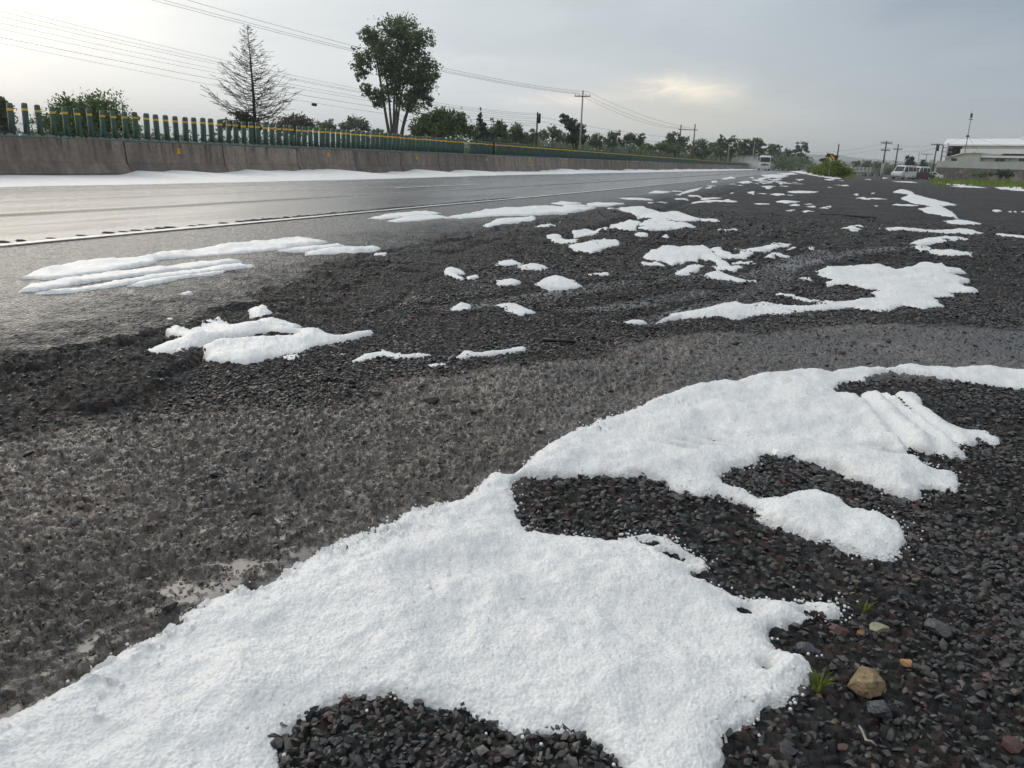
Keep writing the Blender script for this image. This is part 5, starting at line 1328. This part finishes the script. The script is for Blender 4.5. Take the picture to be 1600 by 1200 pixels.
car('small white car whose nose shows between the maroon sedan and the wall', 1455.5, 184, math.radians(170), 'white')
car('dark grey car half hidden behind the grass left of the white truck', 1322, 205, math.radians(175), 'greycar')
def truck():
    root = empty('stake_truck', label='white stake bed truck parked side on beyond the roadside bush', cat='truck')
    w = 1.9; zb = 1.2
    prof = [(1.0, .5), (1.0, 1.95), (1.25, 2.05), (2.0, 2.02), (2.35, 1.85), (2.75, 1.25), (3.35, 1.10), (3.45, .8), (3.4, .45), (1.2, .4)]
    body_mesh(prof, w, zb, .1).build('cab', M['white'], root)
    side_window(root, [(1.2, 1.25), (2.55, 1.25), (2.2, 1.83), (1.25, 1.83)], w, zb, .1)
    cross_panel(root, 'windshield', 'glass', 2.72, 1.30, 2.38, 1.82, .82, .015, .74)
    lamps(root, 3.4, .82, .68, s=.12)
    m = MB(); m.box(3.38, 3.52, -.92, .92, .4, .62); m.build('bumper', M['metal'], root)
    m = MB(); m.box(-3.2, .9, -1.0, 1.0, .85, 1.0); m.box(-3.2, .9, -.4, .4, .6, .85); m.build('bed', M['white'], root)
    for q in (-1, 1):
        m = MB()
        for z in (1.2, 1.55, 1.85): m.box(-3.2, .9, q * .98 - .03, q * .98 + .03, z - .04, z + .04)
        for x in np.linspace(-3.15, .85, 6): m.box(x - .04, x + .04, q * .98 - .05, q * .98 + .05, 1.0, 1.95)
        m.build('side_rail', M['white'], root)
    m = MB()
    for z in (1.2, 1.55, 1.85): m.box(-3.22, -3.17, -.95, .95, z - .04, z + .04)
    m.build('tail_rail', M['white'], root)
    for x in (-2.0, 2.55):
        for q in (-1, 1): wheel(root, x, q * .84, .40, .24)
    place(root, 1336.5, 268, 205, math.radians(174))
truck()
def trailer():
    root = empty('flatbed_trailer', label='low grey flatbed trailer standing right of the white stake bed truck', cat='trailer')
    m = MB(); m.box(-2.4, 2.2, -.95, .95, .70, .92); m.box(1.8, 2.1, -.95, .95, .92, 1.12); m.build('deck', M['metal'], root)
    m = MB(); m.prism([(-2.5, .92), (-2.4, 1.15), (-1.6, 1.15), (-1.5, .92)], 'y', -.7, .7); m.build('load', M['greycar'], root)
    m = MB(); m.tube([(2.2, 0, .75), (3.2, 0, .6)], .06, 6); m.build('drawbar', M['metal'], root)
    for x in (-1.2, .2):
        for q in (-1, 1): wheel(root, x, q * .84, .36)
    place(root, 1364, 268, 212, math.radians(174))
trailer()
def bus():
    root = empty('white_bus', label='white bus coming towards the camera through its own spray', cat='bus')
    w = 2.5; zb = 1.4; L0 = -9.0
    prof = [(L0, .5), (L0, 3.0), (L0 + .2, 3.2), (-.35, 3.25), (-.05, 3.10), (.12, 2.9), (.30, 1.75), (.42, 1.2), (.42, .5), (.2, .35), (L0 + .3, .35)]
    body_mesh(prof, w, zb, .03).build('body', M['white'], root)
    cross_panel(root, 'windshield', 'glass', .31, 1.85, .14, 2.88, 1.08, .02, 1.04)
    cross_panel(root, 'lower_screen', 'glass', .43, 1.05, .37, 1.45, .80, .02)
    for k in range(5): side_window(root, [(L0 + .5 + k * 1.65, 1.75), (L0 + 1.95 + k * 1.65, 1.75), (L0 + 1.95 + k * 1.65, 2.75), (L0 + .5 + k * 1.65, 2.75)], w, zb, .03)
    m = MB(); m.box(.36, .52, -1.22, 1.22, .32, .62); m.build('bumper', M['white'], root)
    lamps(root, .44, .82, .95, s=.13)
    for q in (-1, 1):
        m = MB(); m.tube([(.2, q * 1.2, 2.85), (.5, q * 1.42, 2.75)], .03, 5); m.box(.42, .56, q * 1.45 - .12, q * 1.45 + .12, 2.1, 2.75); m.build('mirror', M['black'], root)
    for x in (-1.9, -6.8):
        for q in (-1, 1): wheel(root, x, q * 1.1, .48, .3)
    d = at(1194.5, 262, 200); root.location = (d[0], d[1], .01); root.rotation_euler = (0, 0, math.radians(-84))
bus()

# ------------------------------------------------------------------ yellow curve sign
def sign():
    c = at(1299, 246.8, 97); z0 = float(gz(c[0], c[1]))
    root = empty('curve_sign', (c[0], c[1], z0), math.radians(4), 'yellow diamond road sign with a black curve arrow in the bush', 'road sign')
    h = c[2] - z0; m = MB(); m.tube([(0, .03, 0), (0, .03, h + .3)], .03, 6); m.build('post', M['metal'], root)
    def dia(q, r, y0, y1):
        p = [(q[0], q[1] + r), (q[0] + r, q[1]), (q[0], q[1] - r), (q[0] - r, q[1])]; m = MB(); m.prism(p, 'y', y0, y1); return m
    s_ = .36
    dia((0, h), s_, -.010, .008).build('plate', M['signyellow'], root)
    m = MB()
    for i in range(4):
        a0 = math.pi / 2 * i; p0 = (math.cos(a0) * s_ * .93, math.sin(a0) * s_ * .93); p1_ = (math.cos(a0 + math.pi / 2) * s_ * .93, math.sin(a0 + math.pi / 2) * s_ * .93)
        q0 = (p0[0] * .93, p0[1] * .93); q1 = (p1_[0] * .93, p1_[1] * .93)
        m.prism([(p0[0], p0[1] + h), (p1_[0], p1_[1] + h), (q1[0], q1[1] + h), (q0[0], q0[1] + h)], 'y', -.015, -.0101)
    m.build('border', M['signblack'], root)
    m = MB(); path = [(.10, -.21), (.10, -.06), (.05, .03), (-.05, .10)]
    for (x0, z0_), (x1, z1) in zip(path[:-1], path[1:]):
        dx, dz = x1 - x0, z1 - z0_; l = math.hypot(dx, dz); nx, nz = -dz / l * .045, dx / l * .045
        m.prism([(x0 + nx, z0_ + nz + h), (x1 + nx, z1 + nz + h), (x1 - nx, z1 - nz + h), (x0 - nx, z0_ - nz + h)], 'y', -.0151 - .0004 * len(m.f), -.0102)
    m.prism([(-.19, .17 + h), (-.10, .02 + h), (.01, .17 + h)], 'y', -.019, -.0102)
    m.build('curve_arrow', M['signblack'], root)
sign()

# ------------------------------------------------------------------ walled compound on the right
O_ = at(1462, 270, 196); ANG = math.radians(-40); UD = np.array([math.cos(ANG), math.sin(ANG), 0]); ND = np.array([-math.sin(ANG), math.cos(ANG), 0])   # along / away from the camera
def hit(px, py, off):
    """pixel -> (along, height) on the vertical plane 'off' metres behind the wall line"""
    d = rdir(px, py); o = np.array([0, 0, H]); P0 = O_ + ND * off; t = ((P0 - o) @ ND) / (d @ ND); q = o + d * t
    return float((q - O_) @ UD), float(q[2])
def slab(m, u0, u1, z0, z1, off, depth):
    V = []
    for du, o in ((u0, off), (u1, off), (u1, off + depth), (u0, off + depth)):
        V.append((du, o))
    return m.box(u0, u1, off, off + depth, z0, z1)
def croot(name, label, cat):
    return empty(name, (O_[0], O_[1], 0), ANG, label, cat)
zg0 = -.9
def compound():
    z_top = hit(1463, 251, 0)[1]; z_mid = hit(1463, 261.3, 0)[1]
    r = croot('compound_wall', 'long compound wall of rubble stone under a plain light grey band', 'wall')
    m = MB(); m.box(0, 70, 0, .5, zg0, z_mid); m.build('stone_base', M['stonewall'], r)
    m = MB(); m.box(-.02, 70, -.02, .45, z_mid + .002, z_top); m.build('grey_band', M['wallgrey'], r)
    m = MB(); m.prism([(-.9, zg0), (0, zg0), (0, z_top - .02)], 'y', .03, .40); m.build('corner_buttress', M['wallgrey'], r)
    m = MB()
    for u_ in np.arange(5.2, 60, 9): m.box(u_, u_ + .45, -.06, 0, zg0, z_mid - .02)
    m.build('buttresses', M['stonewall'], r)
    # the small house
    off = 5; r = croot('small_house', 'small cream house with a slanting roof edge behind the wall, left of the long annex', 'house')
    A0 = hit(1479, 247.5, off); A1 = hit(1508, 239.5, off); A2 = hit(1533, 239.5, off)
    m = MB(); m.prism([(A0[0], zg0), (A2[0], zg0), (A2[0], A2[1]), (A1[0], A1[1]), (A0[0], A0[1])], 'y', off, off + 7); m.build('wall', M['wallcream'], r)
    m = MB(); dz = .18
    m.prism([(A0[0] - .3, A0[1] + .01), (A1[0], A1[1] + .01), (A2[0] + .2, A2[1] + .01), (A2[0] + .2, A2[1] + dz), (A1[0] - .03, A1[1] + dz), (A0[0] - .3, A0[1] + dz)], 'y', off - .3, off + 7.2); m.build('roof_edge', M['roofwhite'], r)
    for x0, x1, y0, y1, mt in ((1487, 1495, 247.2, 250.6, 'glass'), (1512, 1520, 247.4, 250.8, 'wallgrey')):
        a, z1 = hit(x0, y0, off); b2, z0 = hit(x1, y1 + 1, off)
        m = MB(); m.box(a - .1, b2 + .1, off - .05, off + .02, z0 - .1, z1 + .1); f_ = m.build('window', M['wallwhite'], r)
        m = MB(); m.box(a, b2, off - .07, off - .051, z0, z1); m.build('pane', M[mt], f_)
    a, z = hit(1519, 239.3, off + 3); b2, _ = hit(1526, 239.3, off + 3)
    m = MB(); n = 12; c0 = (a + b2) / 2; rr = (b2 - a) / 2
    m.tube([(c0, off + 3, z - .1), (c0, off + 3, z + rr * .3), (c0, off + 3, z + rr * .55), (c0, off + 3, z + rr * .65)], [rr, rr * .9, rr * .5, .1], 12)
    o = m.build('roof_dome', M['roofbrown'], r)
    # the annex
    off = 6; r = croot('annex', 'long low white annex with a projecting roof band and air conditioner', 'building')
    a, zt = hit(1531, 243.2, off); zb_ = hit(1531, 246.2, off)[1]; e = 70
    m = MB(); m.box(a, e, off + .02, off + 6, zg0, zt - .02); m.build('wall', M['wallwhite'], r)
    m = MB(); m.box(a - .1, e, off - .8, off + 6.2, zb_, zt); m.build('roof', M['roofwhite'], r)
    for x0, x1 in ((1555.5, 1569.5), (1593, 1603)):
        u0, z1 = hit(x0, 247.3, off); u1, z0 = hit(x1, 252, off)
        m = MB(); m.box(u0 - .1, u1 + .1, off - .05, off + .01, z0 - .1, z1 + .1); f_ = m.build('window', M['wallgrey'], r)
        m = MB(); mid = (u0 + u1) / 2; m.box(u0, mid - .06, off - .07, off - .051, z0, z1); m.box(mid + .06, u1, off - .07, off - .051, z0, z1); m.build('pane', M['glass'], f_)
    u0, z1 = hit(1574, 248, off); u1, z0 = hit(1578.5, 251, off)
    m = MB(); m.box(u0, u1, off - .45, off + .01, z0, z1); q = m.build('air_conditioner', M['wallgrey'], r)
    m = MB(); m.cyl(((u0 + u1) / 2, off - .46, (z0 + z1) / 2), 'y', (z1 - z0) * .36, .03, 14); m.build('fan_grille', M['metal'], q)
    # the warehouse
    off = 16; r = croot('warehouse', 'big warehouse with a white sheet roof and a dark open end', 'warehouse')
    a, zt = hit(1480, 217, off); a1, ze = hit(1480, 227.5, off); w0 = hit(1504, 230, off)[0]
    m = MB(); m.box(w0, 80, off, off + .3, zg0, ze); m.build('wall', M['wallcream'], r)
    ar, zr = hit(1480.5, 217, off + 12); ae = hit(1475.5, 227, off)[0]; m = MB(); V = []
    for dz in (0, .28):
        V += [(ae, off - .5, ze - .02 + dz), (80, off - .5, ze - .02 + dz), (80, off + 12, zr - .28 + dz), (ar, off + 12, zr - .28 + dz), (80, off + 24, ze - .02 + dz), (ar + 4, off + 24, ze - .02 + dz)]
    m.add(V, [(0, 3, 2, 1), (3, 5, 4, 2), (6, 7, 8, 9), (9, 8, 10, 11), (0, 1, 7, 6), (0, 6, 9, 3), (3, 9, 11, 5), (4, 5, 11, 10), (1, 2, 8, 7), (2, 4, 10, 8)])
    m.build('roof', M['roofwhite'], r)
    m = MB(); m.box(a, w0 - .01, off + 9, off + 9.2, zg0, ze - .05); m.box(a, a + .2, off + .5, off + 9, zg0, ze - .05); m.box(a + .2, w0, off + .2, off + .3, ze - .5, ze - .06); m.build('open_bay', M['bayshade'], r)  # inner bay surfaces, their shade put into the colour
    m = MB()
    for q in np.linspace(a + .5, w0 - .5, 4): m.box(q - .12, q + .12, off + .02, off + .18, zg0, ze - .5)
    m.build('bay_posts', M['bayshade'], r)
    z3 = hit(1560, 240, off)[1]; z4 = hit(1560, 242.6, off)[1]
    m = MB(); m.box(w0 + 4, 80, off - .06, off - .005, z4, z3 - .1); m.build('painted_gap_shade', M['bayshade'], r)  # solid strip below the eave band, coloured dark as painted shade
    m = MB(); m.box(w0, 80, off - .5, off - .01, z3, z3 + .9); m.build('eave_band', M['roofwhite'], r)
    m = MB()
    for q in (1596, ):
        a, z = hit(q, 217, off + 8); m.box(a, a + 2.5, off + 8, off + 10, z - 1.2, z + .6)
    m.build('roof_vent', M['roofwhite'], r)
    # the mast
    t = at(1519.5, 172, 200); b2 = at(1509, 243, 200)
    root = empty('radio_mast', (t[0], t[1], b2[2] - .5), 0, 'thin guyed radio mast rising above the white warehouse roof', 'mast'); h = t[2] - b2[2] + .5
    m = MB(); m.tube([(0, 0, 0), (0, 0, h * .55), (0, 0, h * .86), (0, 0, h)], [.10, .08, .06, .015], 6); m.build('shaft', M['metal'], root)
    m = MB(); m.tube([(0, 0, h * .84), (0, 0, h * .93)], .22, 8); m.box(-.35, .35, -.06, .06, h * .80, h * .815); m.build('antenna', M['wire'], root)
    m = MB(); m.tube([(0, 0, h * .44), (0, 0, h * .48)], .28, 8); m.build('junction_box', M['wire'], root)
    for q in ((-9, -1, .5), (13, -3, .9), (5, 9, 0)):
        m = MB(); m.tube([(0, 0, h * .46), q], .018, 4); m.build('guy_wire', M['wire'], root)
compound()

# ------------------------------------------------------------------ small things lying near the camera
def lump(name, label, cat, px, py, size, flat, mat, pts, rz, sink=.2):
    c = unp(px, py); z = float(ground_z(np.array([c[0]]), np.array([c[1]]), False)[0])
    o = meshobj(name, [], [], mat); import bmesh as bmm
    bm = bmm.new(); bmm.ops.create_icosphere(bm, subdivisions=4, radius=1)
    for v in bm.verts:
        d = v.co.normalized(); rr = min([p[1] / max(1e-3, d.dot(Vector(p[0]).normalized())) if d.dot(Vector(p[0]).normalized()) > 0 else 9 for p in pts] + [1.15])
        v.co = d * rr
    for v in bm.verts:
        q = v.co * 5; nz_ = float(fbm(np.array([q.x + q.z * 1.7]), np.array([q.y - q.z]), 4, 5)[0]); v.co += v.co.normalized() * .05 * nz_
        v.co = Vector((v.co.x * size, v.co.y * size, v.co.z * size * flat))
    bm.to_mesh(o.data); bm.free(); o.data.polygons.foreach_set('use_smooth', np.zeros(len(o.data.polygons), bool))
    o.location = (c[0], c[1], z + size * flat * (1 - sink) * .7); o.rotation_euler = (random.uniform(-.15, .15), random.uniform(-.15, .15), rz)
    tag(o, label, cat); return o
def facets(n, lo, hi):
    r = random.Random(n); return [((r.gauss(0, 1), r.gauss(0, 1), r.gauss(0, 1)), r.uniform(lo, hi)) for _ in range(n)]
OCH = [((1, .1, .25), .62), ((-1, .35, .2), .66), ((.1, 1, .2), .98), ((-.45, -1, .2), .72), ((.8, -1, .1), .72), ((0, .1, 1), .62), ((.5, .4, 1), .70), ((-.6, -.2, 1), .66), ((0, 0, -1), .6), ((.2, -.9, .8), .8)]
lump('yellow_rock', 'ochre coloured angular rock, largest on the dark gravel', 'rock', 1352, 1077, .029, .75, M['ochre'], OCH, math.radians(160), .1)
M['red'] = mat_simple('dull red rock', (.080, .036, .032), .55, var=.3, scale=40, bump=.3)
M['pale'] = mat_simple('pale greenish rock', (.26, .25, .17), .7, var=.3, scale=60, bump=.3)
M['orange'] = mat_simple('orange brown rock', (.34, .19, .075), .7, var=.3, scale=60, bump=.3)
M['clod'] = mat_simple('wet dark clod', (.040, .036, .035), .45, var=.4, scale=50, bump=.6)
M['dark'] = mat_simple('slate grey rock', (.05, .05, .055), .4, var=.3, scale=40, bump=.3)
for i, (lab, px, py, sz, mt) in enumerate([
 ('dull red stone between the hail tip and the pale greenish stone', 1309, 991, .017, 'red'), ('pale greenish knobbly stone near the hail tip', 1371, 990, .018, 'pale'), ('small orange brown stone upper right of the ochre rock', 1416, 1045, .011, 'orange'),
 ('slate grey wedge shaped stone right of the pale greenish stone', 1465, 993, .020, 'dark'), ('small bright red pebble at right, beyond the slate grey wedge', 1556, 1001, .008, 'red'),
 ('brown grey stone beside the hail bay above the grass tuft', 1256, 1020, .018, 'dark'), ('rounded grey stone at the lower edge below the ochre rock', 1226, 1168, .015, 'dark'), ('pinkish stone in the lower right corner', 1579, 1173, .015, 'red'),
 ('orange crumb stone left of the pale greenish stone', 1343, 992, .010, 'orange'), ('flat dark stone below the point of the ochre rock', 1372, 1118, .020, 'dark'),
 ('reddish pebble at the right of the hail lobe tip', 1430, 905, .012, 'red'),]):
    lump('loose_rock', lab, 'rock', px, py, sz, .65, M[mt], facets(14 + i, .62, .85), i * 1.3, .25)
for lab, px, py, sz in [('black clod lying in the wet band beside the hail edge', 266, 962, .016), ('dark clod on the mud right of the low hail strip', 672, 632, .030), ('flat grey stone on the mud below the low hail strip', 742, 645, .022), ('dark clod in the middle of the mud', 590, 620, .020)]:
    lump('mud_clod', lab, 'clod', px, py, sz, .5, M['clod'], facets(16, .6, .9), px, .45)
def tuft(label, px, py, n, L):
    c = unp(px, py); z = float(ground_z(np.array([c[0]]), np.array([c[1]]), False)[0]); V = []; Fc = []; at_ = []
    for i in range(n):
        a = random.uniform(0, 6.28); l = L * random.uniform(.5, 1.1); w = .0022 * random.uniform(.8, 1.4); out = random.uniform(.25, .85)
        d = Vector((math.cos(a), math.sin(a), 0)); s_ = Vector((-d.y, d.x, 0)); k = len(V); b0 = d * .004; cv = random.random()
        for t in (0, .35, .7, 1):
            p = b0 + d * l * out * t ** 1.4 + Vector((0, 0, l * (1 - .35 * out) * math.sin(t * 1.45))); ww = w * (1 - t ** 2 * .95)
            V += [tuple(p + s_ * ww + Vector((0, 0, .0006))), tuple(p - Vector((0, 0, .0008))), tuple(p - s_ * ww + Vector((0, 0, .0006)))]; at_ += [cv] * 3
        for j in range(3):
            Fc += [(k + 3 * j, k + 3 * j + 1, k + 3 * j + 4, k + 3 * j + 3), (k + 3 * j + 1, k + 3 * j + 2, k + 3 * j + 5, k + 3 * j + 4)]
    o = meshobj('grass_tuft', V, Fc, M['blade'], None, False, dict(v=np.array(at_))); o.location = (c[0], c[1], z + .002)
    tag(o, label, 'grass tuft')
tuft('spiky grass tuft sprouting at the hail edge left of the ochre rock', 1276, 1081, 18, .040)
tuft('tiny yellow green sprout in the gravel right of the hail tip', 1349, 957, 9, .032)
def bar(name, label, cat, p0, p1_, r0, r1, mat, mid=None, lift=.0):
    a = unp(*p0); b = unp(*p1_); pts = [a, (a + b) / 2 if mid is None else unp(*mid), b]
    m = MB(); m.tube([(p[0], p[1], float(gz(p[0], p[1])) + r0 * .7 + lift) for p in pts], [r0, (r0 + r1) / 2, r1], 8); tag(m.build(name, M[mat], None, True), label, cat)
bar('tyre_strip', 'long black strip of shed tyre lying on the gravel lot', 'tyre strip', (1282, 334.5), (1368, 342), .014, .024, 'black', (1320, 337))
bar('wet_stick', 'short black stick lying on wet gravel below the cone shaped heap', 'stick', (848, 533), (899, 536), .009, .007, 'stick')
def root_twig():
    m = MB(); P = [unp(*p) for p in [(1338, 1158), (1341, 1167), (1347, 1172), (1349, 1180), (1356, 1186), (1366, 1188)]]
    m.tube([(p[0], p[1], .013 + .004 * math.sin(i * 2)) for i, p in enumerate(P)], [.0012, .0018, .002, .002, .0016, .001], 6)
    tag(m.build('pale_root', M['twig'], None, True), 'thin pale bent root lying on the gravel at the lower right', 'root')
root_twig()
def feather():
    c = unp(1208, 727); m = MB()
    for k in (-1, 1):
        m.add([(0, 0, .004), (k * .016, .020, .014), (k * .010, .045, .008), (0, .028, .006)], [(0, 1, 2, 3)])
    o = m.build('white_feather', M['feather']); o.location = (c[0], c[1], .012); o.rotation_euler = (0, 0, .4)
    tag(o, 'tiny white feather on the dark gravel in the hail bay', 'feather')
feather()

# ------------------------------------------------------------------ hills, spray and haze
def hills():
    for nm, pts, dist, base in [('hills', [(700, 238), (860, 240), (1000, 240.5), (1150, 238), (1230, 239.5), (1265, 240.5), (1300, 241.5), (1340, 246.5), (1380, 250), (1420, 252.5), (1470, 256), (1560, 262), (1700, 268)], 4200, 30),
                               ('hills', [(800, 246), (1000, 248), (1180, 249), (1260, 251), (1300, 250), (1330, 251), (1360, 255), (1400, 257), (1440, 258), (1480, 260), (1560, 266), (1700, 271)], 2600, 20)]:
        xs = np.arange(700, 1700, 4); ys = np.interp(xs, [p[0] for p in pts], [p[1] for p in pts]); V = []; n = len(xs)
        for x_, y_ in zip(xs, ys):
            t = at(x_, y_, dist); t[2] += 3 * float(fbm(np.array([x_ * .06]), np.array([dist * .1]), 4, 3)[0])
            k = t / np.linalg.norm(t[:2])
            f_ = np.array([t[0] * .80, t[1] * .80, -4]); b_ = np.array([t[0] * 1.25, t[1] * 1.25, -4]); mid = (np.array([t[0], t[1], 0]) + f_) / 2; mid[2] = t[2] * .55
            V += [f_, mid, t, b_]
        Fc = []
        for i in range(n - 1):
            for j in range(3): Fc.append((4 * i + j, 4 * i + 4 + j, 4 * i + 5 + j, 4 * i + 1 + j))
        tag(meshobj(nm, V, Fc, M['hill'], None, True), kind='structure')
hills()
def vol_mat(name, dens, colr, noise=None, aniso=0.0):
    m = bpy.data.materials.new(name); m.use_nodes = True; nt = m.node_tree; nt.nodes.clear()
    out = nt.nodes.new('ShaderNodeOutputMaterial'); v = nt.nodes.new('ShaderNodeVolumePrincipled')
    v.inputs['Color'].default_value = colr + (1,); v.inputs['Density'].default_value = dens; v.inputs['Anisotropy'].default_value = aniso
    nt.links.new(v.outputs[0], out.inputs['Volume']); return m
def spray():
    mat = vol_mat('water spray', .095, (.93, .94, .95)); import bmesh as bmm
    bm = bmm.new(); b0 = Vector(at(1194.5, 262, 200)); 
    for k in range(13):
        d = k * 2.6; r_ = 1.1 + .18 * k
        q = b0 + Vector((-1.2 - .50 * k + random.uniform(-.4, .4), 1.0 + d, .45 + .05 * k)); ml = Matrix.Translation(q) @ Matrix.Diagonal((r_ * 1.5, 2.6, r_ * .75, 1))
        bmm.ops.create_icosphere(bm, subdivisions=2, radius=1, matrix=ml)
    for q in (-1.3, 1.2):
        bmm.ops.create_icosphere(bm, subdivisions=2, radius=1, matrix=Matrix.Translation(b0 + Vector((q, -1.2, .45))) @ Matrix.Diagonal((1.3, 2.6, .85, 1)))
    me = bpy.data.meshes.new('road_spray'); bm.to_mesh(me); bm.free(); me.materials.append(mat); o = bpy.data.objects.new('road_spray', me); col.objects.link(o)
    tag(o, 'pale cloud of road spray trailing left of the white bus', 'spray', kind='stuff')
spray()
m = MB(); m.box(-6300, 6300, -6300, 6300, -8, 112); o = m.build('haze', None); o.data.materials.append(vol_mat('thin air', .00030, (.93, .96, .99)))
tag(o, 'thin pale haze in the air over the whole landscape', 'haze', kind='stuff')
